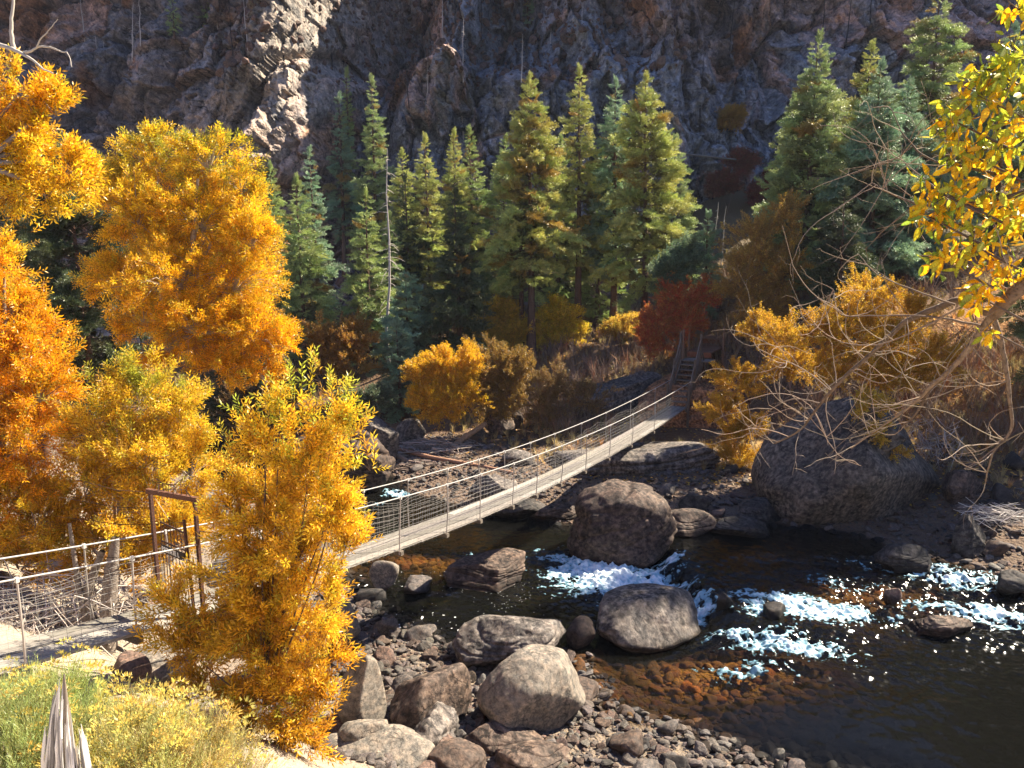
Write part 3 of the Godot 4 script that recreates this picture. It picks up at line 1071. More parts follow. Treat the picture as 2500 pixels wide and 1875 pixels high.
func brush(sd: int) -> ArrayMesh:   # a few wiry stems that fork and carry thread-like leaves
	var r := RandomNumberGenerator.new()
	r.seed = sd
	var b := Buf.new()
	for k in 5:
		var a := r.randf() * TAU
		var o := Vector3(cos(a), 0, sin(a))
		var p0 := o * 0.03
		var p1 := p0 + Vector3(0, 0.5, 0) + o * 0.09
		var p2 := p1 + Vector3(0, r.randf_range(0.2, 0.36), 0) + o * r.randf_range(0.02, 0.1)
		var c := Color(1.0, 0.92, 0.75) * r.randf_range(0.6, 1.1)
		b.tube([p0, p1, p2], [0.0035, 0.003, 0.0015], 3, c, false)
		for f in 5:
			var q := p1.lerp(p2, r.randf_range(0.0, 0.9))
			var d := Vector3(r.randf_range(-0.5, 0.5), 1, r.randf_range(-0.5, 0.5)).normalized()
			b.tube([q, q + d * r.randf_range(0.12, 0.26)], [0.002, 0.001], 3, c, false)
			for j in 9:
				var t := q + d * 0.025 * j
				var e := (d * 0.8 + Vector3(r.randf_range(-1, 1), r.randf_range(-0.2, 0.8), r.randf_range(-1, 1))).normalized()
				var s := e.cross(d).normalized() * 0.0022
				b.tri(t - s, t + e * r.randf_range(0.025, 0.05), t + s, Color(0.85, 1.05, 0.7) * r.randf_range(0.7, 1.2))
		for j in 14:
			var t := p0.lerp(p1, r.randf_range(0.3, 1.0))
			var e := Vector3(r.randf_range(-1, 1), r.randf_range(0.1, 1.2), r.randf_range(-1, 1)).normalized()
			var s := e.cross(Vector3.UP).normalized() * 0.0022
			b.tri(t - s, t + e * 0.045, t + s, Color(0.8, 1.0, 0.65) * r.randf_range(0.7, 1.2))
	return b.mesh()

func rabbitbrush(label: String, at: Vector3, r: float, h: float, n: int, green: Color, bloom: float) -> void:
	var o := base("rabbitbrush", at)
	tag(o, label, "shrub", "rabbitbrush on the near bank")
	var xs := []
	var cs := PackedColorArray()
	var fx := []
	var fc := PackedColorArray()
	for k in n:
		var a := rf(0, TAU)
		var q := sqrt(rng.randf()) * r
		var out := Vector3(cos(a), 0, sin(a))
		var d := (out * 0.55 * q / r + Vector3(0, 1, 0) + rdir() * 0.22).normalized()
		var s := h * rf(0.7, 1.12) * (1.0 - 0.25 * q / r)
		xs.append(Transform3D(along(d, rf(0, TAU), s), out * q * 0.75 + Vector3(0, -0.05, 0)))
		cs.append(jit(green, 0.3))
		if rng.randf() < bloom:
			fx.append(Transform3D(along(d + rdir() * 0.3, rf(0, TAU), rf(0.7, 1.35)), out * q * 0.75 + d * s * rf(0.86, 1.02)))
			fc.append(jit(Color(0.64, 0.50, 0.12), 0.3, 0.15))
	multi("stems", M.stalk, M.leaf, xs, cs, o)
	multi("blossom", M.bloom, M.leaf, fx, fc, o)

func shrub(label: String, cat: String, group: String, lumps: Array, c0: Color, c1: Color, opt := {}) -> void:
	var l: Array = lumps[0]
	var mid := Vector3.ZERO
	var lo := 1e9
	for q in lumps:
		mid += q[0] / lumps.size()
		lo = minf(lo, q[0].y - q[1].y)
	var root := Vector3(mid.x, minf(ground(mid.x, -mid.z), lo + 0.5), mid.z)
	opt.merge({"trunk": 0.03, "stems": true, "leaf": "sprig2", "bark": Color(0.17, 0.11, 0.09), "twigs": 14})
	leafy_tree(opt.get("name", "shrub"), label, cat, group, root, lumps, func(_t, r, _d): return jit(c0.lerp(c1, r), 0.25, 0.1), opt)
func layer(sd: int, freq: float, oct: int, kind := FastNoiseLite.TYPE_SIMPLEX_SMOOTH, warp := 0.0) -> PackedByteArray:
	var f := FastNoiseLite.new()
	f.seed = sd
	f.noise_type = kind
	f.frequency = freq
	f.fractal_type = FastNoiseLite.FRACTAL_FBM if oct > 1 else FastNoiseLite.FRACTAL_NONE
	f.fractal_octaves = oct
	if kind == FastNoiseLite.TYPE_CELLULAR: f.cellular_return_type = FastNoiseLite.RETURN_DISTANCE2_SUB
	if warp > 0:
		f.domain_warp_enabled = true
		f.domain_warp_amplitude = warp
		f.domain_warp_frequency = freq * 1.5
	var im := f.get_seamless_image(512, 512)
	im.convert(Image.FORMAT_L8)
	return im.get_data()

# stone: tone, mineral speckle, lichen patches of their own outline, hairline cracks; the second picture is its relief
func stone(sd: int, lichen: float, cracks: float) -> Array:
	var a := layer(sd, 0.008, 4)
	var b := layer(sd + 1, 0.16, 2)
	var c := layer(sd + 2, 0.022, 4)
	var d := layer(sd + 3, 0.012, 1, FastNoiseLite.TYPE_CELLULAR, 40.0)
	var e := layer(sd + 4, 0.05, 4)
	var m := layer(sd + 5, 0.006, 2)
	var out := PackedByteArray()
	var rel := PackedByteArray()
	out.resize(512 * 512 * 3)
	rel.resize(512 * 512)
	for k in 512 * 512:
		var t := 0.62 + 0.42 * (a[k] / 255.0 - 0.5) + 0.30 * (b[k] / 255.0 - 0.5) + 0.25 * (e[k] / 255.0 - 0.5)
		var l := lichen * smoothstep(0.60, 0.66, c[k] / 255.0 + 0.12 * (b[k] / 255.0 - 0.5))
		var dk := lichen * smoothstep(0.36, 0.30, c[k] / 255.0 + 0.15 * (b[k] / 255.0 - 0.5))
		var cr := cracks * smoothstep(0.10, 0.03, d[k] / 255.0) * smoothstep(0.45, 0.6, m[k] / 255.0)
		t = t * (1.0 - 0.45 * dk) * (1.0 - 0.6 * cr) + 0.26 * l
		var warm := (a[k] / 255.0 - 0.5) * 0.10
		out[k * 3] = int(clampf(t * (1.02 + warm), 0, 1) * 255)
		out[k * 3 + 1] = int(clampf(t, 0, 1) * 255)
		out[k * 3 + 2] = int(clampf(t * (0.97 - warm) - 0.02 * l, 0, 1) * 255)
		rel[k] = int(clampf(0.5 + 0.40 * (e[k] / 255.0 - 0.5) + 0.5 * (a[k] / 255.0 - 0.5) + 0.10 * (b[k] / 255.0 - 0.5) - 0.35 * cr + 0.05 * l, 0, 1) * 255)
	return [ImageTexture.create_from_image(Image.create_from_data(512, 512, false, Image.FORMAT_RGB8, out)), ImageTexture.create_from_image(Image.create_from_data(512, 512, false, Image.FORMAT_L8, rel))]

func surfaces() -> void:
	var s1 := stone(100, 0.35, 0.7)
	var s2 := stone(200, 1.0, 1.0)
	var s3 := stone(300, 0.5, 1.0)
	var grain := noise_tex(3, 0.018, 5, [[0.0, 0.42, 0.42, 0.42], [0.42, 0.72, 0.70, 0.68], [0.6, 0.95, 0.93, 0.9], [1.0, 1.0, 1.0, 0.98]])
	var spots := noise_tex(9, 0.03, 4, [[0.0, 0.25, 0.22, 0.2], [0.38, 0.55, 0.5, 0.46], [0.5, 0.85, 0.82, 0.78], [0.62, 1.0, 0.98, 0.94], [1.0, 1.0, 0.95, 0.85]])
	var relief := noise_tex(5, 0.016, 6, [])
	var cracks := noise_tex(11, 0.02, 3, [[0.0, 0.0, 0.0, 0.0], [0.12, 0.55, 0.55, 0.55], [1.0, 1.0, 1.0, 1.0]], 512, FastNoiseLite.TYPE_CELLULAR, 30.0)
	var litter := noise_tex(21, 0.05, 4, [[0.0, 0.4, 0.36, 0.32], [0.45, 0.8, 0.75, 0.7], [0.55, 1.0, 0.95, 0.9], [0.68, 1.0, 0.85, 0.6], [1.0, 1.0, 0.8, 0.5]])
	var woody := noise_tex(31, 0.02, 4, [[0.0, 0.35, 0.33, 0.31], [0.4, 0.75, 0.73, 0.7], [0.55, 1.0, 0.98, 0.95], [1.0, 0.85, 0.83, 0.8]])
	M.rock = rocky(1.1, s1[0], s1[1], 1.1, 0.8)
	M.rock_big = rocky(0.5, s2[0], s2[1], 2.0, 0.8)
	M.cliff = rocky(0.17, s3[0], s3[1], 22.0)
	M.soil = rocky(0.7, litter, relief, 10.0, 0.95, true)
	M.bark = rocky(1.4, woody, cracks, 3.0)
	M.wood = std(0.85, 0.3)
	M.deck = rocky(1.0, woody, relief, 1.0)
	M.deck.uv1_scale = Vector3(0.35, 3.0, 4.5)
	M.deck.albedo_color = Color(0.33, 0.31, 0.285).linear_to_srgb()
	M.timber = rocky(1.0, woody, relief, 1.0)
	M.timber.uv1_scale = Vector3(0.8, 3.0, 2.0)
	M.timber.albedo_color = Color(0.36, 0.32, 0.285).linear_to_srgb()
	M.steel = std(0.55, 0.5)
	M.rust = rocky(3.0, spots, relief, 0.4, 0.85)
	M.paint = std(0.6)
	M.paint.albedo_color = Color(0.82, 0.8, 0.72).linear_to_srgb()
	M.leaf = leafy(0.95, 0.38, 0.5)
	M.needle = leafy(0.45, 0.42, 0.5)
	M.water = StandardMaterial3D.new()
	M.water.transparency = BaseMaterial3D.TRANSPARENCY_ALPHA
	M.water.albedo_color = Color(Color(0.0035, 0.0035, 0.0028).linear_to_srgb(), 1.0)
	M.water.vertex_color_use_as_albedo = true
	var blank := Image.create_empty(4, 4, false, Image.FORMAT_RGB8)
	blank.fill(Color.WHITE)
	M.water.albedo_texture = ImageTexture.create_from_image(blank)
	M.water.roughness = 0.12
	M.water.metallic_specular = 0.34
	M.foam = std(0.6, 0.5)
	M.frond0 = frond(1, 0.52, 1.0)
	M.frond1 = frond(2, 0.48, 1.15)
	M.frond2 = frond(3, 0.56, 0.9)
	M.sprig0 = sprig(4, 0.27, 13, 0.085, 0.022, 0.75)
	M.sprig1 = sprig(5, 0.38, 14, 0.125, 0.029, 0.75)      # long shoots with broad leaves at the tips of the willow
	M.sprig2 = sprig(6, 0.26, 13, 0.055, 0.038, 0.9)     # small round leaves of the shrubs
	M.sprig3 = sprig(7, 0.34, 12, 0.12, 0.028, 0.8, 1.2) # hanging
	M.stalk = brush(8)
	var bl := Buf.new()
	for k in 26:
		var d := (rdir() + Vector3(0, 0.9, 0)).normalized()
		var q := Vector3(d.x * 0.05, d.y * 0.03, d.z * 0.05)
		var s := d.cross(rdir()).normalized() * 0.006
		bl.tri(q - s, q + d * 0.028, q + s, Color(1, 1, 1))
	M.bloom = bl.mesh()

func _ready() -> void:
	rng.seed = 20
	fbm.seed = 2; fbm.frequency = 0.01; fbm.fractal_octaves = 4
	fine.seed = 5; fine.frequency = 0.03; fine.fractal_octaves = 3
	wav.seed = 8; wav.frequency = 0.01; wav.fractal_type = FastNoiseLite.FRACTAL_FBM; wav.fractal_octaves = 2
	var cam := Camera3D.new()
	cam.name = "camera"
	add_child(cam)
	cam.position = Vector3(0, 9, 0)
	cam.rotation.x = -0.18
	cam.fov = 52.99
	cam.near = 0.1
	cam.far = 400
	var env := Environment.new()
	var sky := ProceduralSkyMaterial.new()
	sky.sky_top_color = Color(0.29, 0.40, 0.62)
	sky.sky_horizon_color = Color(0.72, 0.79, 0.90)
	sky.sky_curve = 0.18
	sky.ground_bottom_color = Color(0.12, 0.10, 0.08)
	sky.ground_horizon_color = Color(0.30, 0.29, 0.28)
	sky.sky_energy_multiplier = 0.74
	sky.ground_energy_multiplier = 0.5
	env.background_mode = Environment.BG_SKY
	env.sky = Sky.new()
	env.sky.sky_material = sky
	env.tonemap_mode = Environment.TONE_MAPPER_LINEAR
	env.tonemap_exposure = 3.9
	env.fog_enabled = true
	env.fog_density = 0.0002
	env.fog_light_color = Color(0.86, 0.90, 1.0)
	env.sdfgi_enabled = true
	env.ssao_enabled = true
	env.ssil_enabled = true
	var we := WorldEnvironment.new()
	we.name = "sky"
	we.environment = env
	add_child(we)
	var sun := DirectionalLight3D.new()
	sun.name = "sun"
	add_child(sun)
	sun.light_color = Color(1.0, 0.95, 0.86)
	sun.light_energy = 1.6
	sun.light_angular_distance = 0.5
	sun.shadow_enabled = true
	var az := deg_to_rad(60.0)
	var el := deg_to_rad(44.0)
	var to_sun := Vector3(sin(az) * cos(el), sin(el), -cos(az) * cos(el))
	sun.look_at_from_position(to_sun * 100.0, Vector3.ZERO, Vector3.UP)

	surfaces()
	var rv := RandomNumberGenerator.new()
	rv.seed = 77
	vtab.resize(4096 * 5)
	for k in vtab.size(): vtab[k] = rv.randf()
	for q in NEAR: near_edge.append(q)
	for q in FAR: far_edge.append(q)
	river_poly = near_edge.duplicate()
	for k in range(far_edge.size() - 1, -1, -1): river_poly.append(far_edge[k])
	for b in BLOBS: blobs.append(b)
	shape_ground()
	build_ground()
	build_water()
	build_cliff()
	build_bridge()
	build_gate()
	build_stairs()
	place_boulders()
	place_conifers()
	place_leafy()
	place_shrubs()
	place_small()
func small_rock_kinds() -> void:
	var k := 0
	for t in ["grey", "grey", "brown", "pink", "pale", "dark"]:
		for st in [[7, 0.15, 0.10], [14, 0.04, 0.10]]:
			k += 1
			var c: Array = TINT[t]
			rock_kinds[t + ("_round" if st[0] == 7 else "_angular") + str(k)] = rock_mesh(3, 300 + k * 7, Vector3(1.0, 0.7, 0.85), st[0], st[1], st[2], c[0], c[1])

func scatter_rocks(n: int, x0: float, x1: float, w0: float, w1: float, lo: float, hi: float, s0: float, s1: float, where: String, group: String, tints: Array) -> void:
	var keys := rock_kinds.keys().filter(func(q): return tints.has(q.get_slice("_", 0)))
	var made := 0
	var tries := 0
	while made < n and tries < n * 40:
		tries += 1
		var x := rf(x0, x1)
		var w := rf(w0, w1)
		var g := bank(x, w)
		if g < lo or g > hi: continue
		var key: String = keys[rng.randi() % keys.size()]
		var s := s0 * pow(s1 / s0, pow(rng.randf(), 1.8))
		var o := put("rock", rock_kinds[key], M.rock)
		o.position = Vector3(x, ground(x, w) + s * rf(0.02, 0.2), -w)
		o.rotation = Vector3(rf(-0.35, 0.35), rf(0, TAU), rf(-0.35, 0.35))
		o.scale = Vector3(s * rf(0.8, 1.3), s * rf(0.7, 1.1), s)
		var best := ""
		var far_ := 1e9
		for q in marks:
			var dp: Vector3 = o.position - q[0]
			var edge: float = Vector2(dp.x, dp.z).length() - q[1].x * 0.4
			if edge < far_:
				far_ = edge
				var sight := Vector2(q[0].x, q[0].z).normalized()
				var a := Vector2(dp.x, dp.z).normalized()
				var fwd: float = a.dot(sight)
				var side: float = a.dot(Vector2(-sight.y, sight.x))
				best = ("behind the " if fwd > 0.7 else ("in front of the " if fwd < -0.7 else ("right of the " if side > 0 else "left of the "))) + q[2]
		var size := "small" if s < 0.26 else ("middle sized" if s < 0.42 else ("fairly large" if s < 0.62 else "large"))
		tag(o, "%s %s %s rock %s" % [size, key.get_slice("_", 0).replace("pink", "pinkish"), "rounded" if key.contains("round") else "angular", best], "rock", group)
		made += 1

func pebbles(called: String, n: int, x0: float, x1: float, w0: float, w1: float, lo: float, hi: float, s0: float, s1: float, tints: Array, label: String, lift := 0.0) -> void:
	var keys := rock_kinds.keys().filter(func(q): return tints.has(q.get_slice("_", 0)))
	for v in 3:
		var xs := []
		var cs := PackedColorArray()
		var tries := 0
		while xs.size() < n / 3 and tries < n * 20:
			tries += 1
			var x := rf(x0, x1)
			var w := rf(w0, w1)
			var g := bank(x, w)
			if g < lo or g > hi: continue
			var s := s0 * pow(s1 / s0, pow(rng.randf(), 1.6))
			var bs := Basis.from_euler(Vector3(rf(-0.5, 0.5), rf(0, TAU), rf(-0.5, 0.5))).scaled_local(Vector3(s * rf(0.8, 1.3), s * rf(0.5, 0.9), s))
			xs.append(Transform3D(bs, Vector3(x, ground(x, w) + s * 0.12 + lift, -w)))
			var t := jit(Color(1, 1, 1), 0.3, 0.08)
			if called == "river_bed":
				t = jit(Color(0.018, 0.013, 0.008).lerp(Color(2.4, 1.15, 0.14), gold(x, w)), 0.35, 0.1)
			cs.append(t)
		var m: Mesh = rock_kinds[keys[(v * 2 + 1 if called == "rubble" else v * 3) % keys.size()]]
		tag(multi(called, m, M.rock, xs, cs), label, called.replace("_", " "), "", "stuff")

func sticks(called: String, label: String, n: int, c: Vector3, r: Vector3, l0: float, l1: float, thick: float, col: Color, main_dir: float, flatness := 0.15) -> void:
	var b := Buf.new()
	for k in n:
		var d := rdir()
		var p := c + d * r * pow(rng.randf(), 0.5)
		p.y = maxf(p.y, ground(p.x, -p.z) + 0.02)
		var a := main_dir + rf(-0.9, 0.9)
		var q := Vector3(cos(a), rf(-flatness, flatness), sin(a))
		var l := l0 * pow(l1 / l0, rng.randf() * rng.randf())
		var w := thick * rf(0.4, 1.3)
		b.tube([p - q * l * 0.5, p + rdir() * l * 0.06, p + q * l * 0.5], [w, w * 0.85, w * 0.35], 4, jit(col, 0.4, 0.06))
	tag(put(called, b.mesh(), M.wood), label, called.replace("_", " "), "", "stuff")

func log_thing(called: String, label: String, pts: Array, r0: float, r1: float, col: Color, stubs: int) -> void:
	var o := base(called, pts[0])
	tag(o, label, "log")
	var p := PackedVector3Array()
	var r := PackedFloat32Array()
	for k in pts.size():
		p.append(pts[k] - pts[0])
		r.append(lerpf(r0, r1, k / float(pts.size() - 1)))
	var b := Buf.new()
	b.tube(p, r, 9, col)
	put("trunk", b.mesh(), M.bark, o)
	for k in stubs:
		var t := rf(0.1, 0.95)
		var q := p[0].lerp(p[-1], t)
		var d := rdir()
		var s := Buf.new()
		s.tube([q, q + d * rf(0.15, 0.4)], [r1 * 0.35, r1 * 0.12], 4, col)
		put("branch_stub", s.mesh(), M.bark, o)

func undergrowth() -> void:
	var twig := tuft(50, 14, 1.0, 0.9, 0.007, Color(0.20, 0.14, 0.10), Color(0.36, 0.26, 0.19))
	var dry := tuft(51, 22, 0.45, 0.8, 0.006, Color(0.52, 0.40, 0.18), Color(0.34, 0.26, 0.12))
	var litter := Buf.new()
	litter.leaf(Vector3.ZERO, Vector3(0, 0, 1), Vector3(1, 0, 0), 0.10, 0.06, Color(1, 1, 1))
	var lm := litter.mesh()
	var sets := [["undergrowth", twig, 5200, 107.5, 126.0, 0.5, 1.5, "dense brown leafless undergrowth over the far bank"], ["dry_grass", dry, 5200, 104.5, 130.0, 0.5, 1.3, "dry grass growing over the far bank"], ["fallen_leaves", lm, 16000, 103.0, 125.0, 0.8, 1.8, "fallen yellow and orange leaves strewn over the far bank"]]
	for s in sets:
		var xs := []
		var cs := PackedColorArray()
		var tries := 0
		while xs.size() < s[2] and tries < 400000:
			tries += 1
			var x := rf(-34, 34)
			var w := rf(22, 56)
			var g := bank(x, w)
			if g < s[3] or g > s[4]: continue
			if s[0] != "fallen_leaves" and Vector2(x - 8.0, w - 33.6).length() < 3.4: continue
			var nz := fbm.get_noise_2d(x * 7.0, w * 7.0 + 33)
			if nz + rf(-0.3, 0.3) < -0.05: continue
			var p := Vector3(x, ground(x, w) + 0.01, -w)
			if s[0] == "fallen_leaves":
				xs.append(Transform3D(along(Vector3(rf(-0.4, 0.4), 1, rf(-0.4, 0.4)), rf(0, TAU), rf(s[5], s[6])), p + Vector3(0, 0.03, 0)))
				cs.append(jit(Color(0.5, 0.24, 0.04).lerp(Color(0.62, 0.42, 0.06), rng.randf()), 0.4))
			else:
				xs.append(Transform3D(along(Vector3(rf(-0.3, 0.3), 1, rf(-0.3, 0.3)), rf(0, TAU), rf(s[5], s[6])), p))
				cs.append(jit(Color(1, 1, 1), 0.35, 0.1).lerp(Color(1.6, 0.8, 0.4), 0.6 if rng.randf() < 0.12 else 0.0))
		tag(multi(s[0], s[1], M.leaf if s[0] != "undergrowth" else M.wood, xs, cs), s[7], String(s[0]).replace("_", " "), "", "stuff")

func foam_flecks() -> void:
	var d := rock_mesh(1, 5, Vector3(1, 0.16, 0.8), 4, 0.1, 0.1, Color(0.75, 0.76, 0.74), Color(0.85, 0.86, 0.84))
	var xs := []
	var cs := PackedColorArray()
	while xs.size() < 230:
		var x := rf(-4.2, 1.2)
		var w := rf(15.4, 20.2)
		var g := bank(x, w)
		if g > -0.05 or fbm.get_noise_2d(x * 30, w * 30) < rf(-0.25, 0.3): continue
		var s := 0.015 + 0.09 * pow(rng.randf(), 4.0) * smoothstep(2.2, 0.3, -g)
		xs.append(Transform3D(Basis(Vector3.UP, rf(0, TAU)).scaled_local(Vector3(s * rf(0.8, 2.0), s, s)), Vector3(x, water_y(x, w, 0.0) + 0.004, -w)))
		cs.append(jit(Color(1, 1, 1), 0.15, 0.02))
	tag(multi("foam_flecks", d, M.foam, xs, cs), "flecks of foam floating on the dark pool below the footbridge", "foam", "", "stuff")

func cliff_point(x: float, y: float) -> Vector3:
	return Vector3(x, y, -cliff_w(x, y, crag(x, y)[0]))

const NEAR_POSTS := [-0.1347, -0.0765, 0.0004, 0.0742, 0.1592, 0.227, 0.2857, 0.3514, 0.4065, 0.4698, 0.5427, 0.6238, 0.7125, 0.8154]
const FAR_POSTS := [-0.0788, -0.0276, 0.0206, 0.0726, 0.1112, 0.1591, 0.221, 0.2854, 0.3443, 0.3999, 0.4625, 0.529, 0.6142, 0.7038, 0.808, 0.9303]
const GATE_FAR := -0.0357
const GATE_NEAR := -0.0347

const NEAR := [Vector2(-60, 58), Vector2(-40, 46), Vector2(-22, 36), Vector2(-13, 29.5), Vector2(-7.5, 24.8), Vector2(-5.9, 22.8), Vector2(-4.7, 20.6), Vector2(-4.2, 18.7), Vector2(-3.5, 17.6), Vector2(-2.45, 16.7), Vector2(-1.5, 15.8), Vector2(-0.9, 15.5), Vector2(1.3, 15.5), Vector2(1.6, 14.6), Vector2(1.8, 13.6), Vector2(2.4, 13.3), Vector2(3.3, 12.9), Vector2(3.8, 12.3), Vector2(4.4, 11.9), Vector2(8, 10), Vector2(20, 5), Vector2(60, -8)]
const FAR := [Vector2(-60, 66), Vector2(-42, 53), Vector2(-24, 42), Vector2(-12.8, 34.5), Vector2(-6.7, 31.4), Vector2(-5, 29.8), Vector2(-3.4, 26.8), Vector2(-0.7, 25.2), Vector2(2, 24), Vector2(4.9, 23.4), Vector2(8, 23), Vector2(9, 22.6), Vector2(10.5, 21.9), Vector2(11.3, 20.6), Vector2(13.1, 18.6), Vector2(14.5, 17.8), Vector2(22, 15.5), Vector2(40, 13), Vector2(60, 12)]
const BLOBS := [
	[2.62, 20.08, 2.05, 1.67, -0.3, 1.0, 1.3],
	[3.74, 19.19, 1.17, 1.20, -0.5, 1.1, 1.25],
	[1.66, 21.05, 1.34, 0.84, -0.2, 0.8, 0.85],
	[2.73, 18.99, 1.34, 0.63, 0, 0.8, 0.75],
	[0.95, 20.02, 0.77, 0.63, -0.2, 0.6, 0.6],
	[-1.30, 21.32, 1.22, 0.32, 0, 0.5, 0.5],
	[4.53, 17.81, 0.57, 0.77, -0.9, 1.25, 1.25],
	[4.43, 20.17, 0.28, 0.71, -0.9, 1.1, 1.1],
	[6.54, 17.32, 1.68, 0.84, -0.3, 1.0, 1.0],
	[7.63, 16.98, 1.43, 0.71, -0.25, 1.1, 1.1],
	[5.15, 16.01, 1.04, 0.55, -0.5, 1.0, 0.9],
	[6.05, 15.61, 1.63, 0.73, -0.4, 1.05, 0.85],
	[5.01, 14.86, 1.46, 0.48, -0.4, 0.9, 0.62],
	[10.65, 19.71, 1.77, 0.68, -0.2, 1.0, 0.8],
	[11.55, 18.85, 1.57, 0.86, -0.2, 1.1, 0.95],
	[10.97, 16.86, 1.42, 0.65, -0.2, 1.1, 1.05],
	[9.90, 17.32, 0.90, 0.58, -0.2, 0.9, 0.65],
	[8.77, 18.58, 1.55, 0.72, -0.2, 0.8, 0.55],
	[11.67, 16.43, 0.96, 0.57, -0.1, 1.0, 1.0],
	[8.18, 15.81, 1.34, 0.41, -0.2, 0.6, 0.2],
	[9.34, 17.56, 3.74, 2.45, -0.2, 0.8, 0.0],
	[5.98, 15.42, 2.32, 1.45, -0.35, 0.8, 0.0],
	[11.95, 18.32, 1.77, 1.70, -0.2, 0.9, 0.2],
	[4.42, 14.86, 1.17, 0.75, -0.3, 0.6, 0.0],
	[-4.27, 27.18, 0.68, 0.78, 0, 0.9, 0.9],
	[-5.14, 25.88, 0.98, 0.61, 0, 0.6, 0.6],
	[4.84, 16.43, 0.64, 0.30, -0.3, 0.8, 0.8],
	[9.29, 14.51, 0.48, 0.24, 0, 0.35, 0.35],
	[7.19, 13.70, 0.54, 0.22, 0, 0.3, 0.3]]
const ORD := ["first", "second", "third", "fourth", "fifth", "sixth", "seventh", "eighth", "ninth", "tenth", "eleventh", "twelfth", "thirteenth", "fourteenth", "fifteenth", "sixteenth", "seventeenth", "eighteenth", "nineteenth", "twentieth"]
const SNAGS := [
	[Vector3(-37.37, 26.45, -64.16), 4.46, false, 20],
	[Vector3(-34.30, 21.20, -60.16), 4.94, false, 30],
	[Vector3(-35.93, 24.86, -63.87), 2.60, false, 10],
	[Vector3(-34.12, 23.08, -63.55), 2.23, false, 10],
	[Vector3(-31.67, 23.08, -63.55), 3.53, false, 14],
	[Vector3(-30.44, 23.79, -63.68), 4.09, false, 16],
	[Vector3(-29.15, 24.68, -63.84), 3.34, false, 24],
	[Vector3(-21.13, 14.44, -53.84), 1.93, false, 8],
	[Vector3(-24.09, 26.67, -68.27), 2.77, false, 12],
	[Vector3(-21.10, 22.82, -65.53), 4.22, true, 9],
	[Vector3(-19.61, 23.55, -65.67), 3.07, false, 14],
	[Vector3(-17.71, 22.02, -63.35), 4.83, true, 26],
	[Vector3(-17.08, 24.53, -66.86), 4.68, false, 12],
	[Vector3(-15.51, 23.92, -65.73), 6.53, true, 22],
	[Vector3(-16.45, 29.57, -74.89), 2.60, true, 0],
	[Vector3(-7.01, 6.12, -43.18), 7.99, false, 60],
	[Vector3(-9.51, 25.91, -71.18), 1.66, true, 0],
	[Vector3(-7.97, 19.71, -62.93), 2.97, true, 5],
	[Vector3(-6.56, 20.62, -65.13), 2.30, false, 10],
	[Vector3(-6.39, 21.75, -67.37), 3.57, true, 4],
	[Vector3(-5.99, 26.83, -70.33), 2.86, false, 10],
	[Vector3(-4.07, 17.51, -58.47), 5.20, false, 40],
	[Vector3(-3.83, 21.92, -66.39), 4.29, false, 26],
	[Vector3(-3.61, 24.88, -69.97), 2.86, true, 0],
	[Vector3(-2.66, 26.71, -71.32), 3.94, true, 6],
	[Vector3(-1.30, 29.16, -74.82), 3.90, true, 3],
	[Vector3(0.73, 21.75, -67.37), 3.17, false, 8],
	[Vector3(3.33, 26.05, -70.19), 2.45, false, 6],
	[Vector3(5.71, 25.47, -70.08), 2.86, false, 16],
	[Vector3(12.63, 10.85, -56.24), 6.47, true, 2],
	[Vector3(15.24, 22.15, -69.48), 4.09, true, 5],
	[Vector3(13.20, 9.79, -50.97), 1.86, false, 8],
	[Vector3(13.37, 9.20, -49.84), 2.12, false, 10],
	[Vector3(15.32, 13.05, -55.62), 11.03, true, 3],
	[Vector3(18.73, 25.66, -70.12), 4.50, true, 3],
	[Vector3(15.63, 12.38, -54.99), 3.64, true, 0],
	[Vector3(16.12, 12.19, -54.45), 1.97, true, 0],
	[Vector3(16.22, 10.45, -53.63), 7.48, true, 2],
	[Vector3(19.64, 12.47, -56.54), 2.38, true, 2],
	[Vector3(26.70, 26.67, -68.27), 3.57, true, 4],
	[Vector3(28.24, 25.91, -68.13), 4.36, true, 4],
	[Vector3(29.84, 27.22, -70.40), 3.27, true, 2],
	[Vector3(30.74, 26.10, -68.16), 4.36, true, 5],
	[Vector3(34.14, 18.83, -58.71), 7.28, true, 6]]

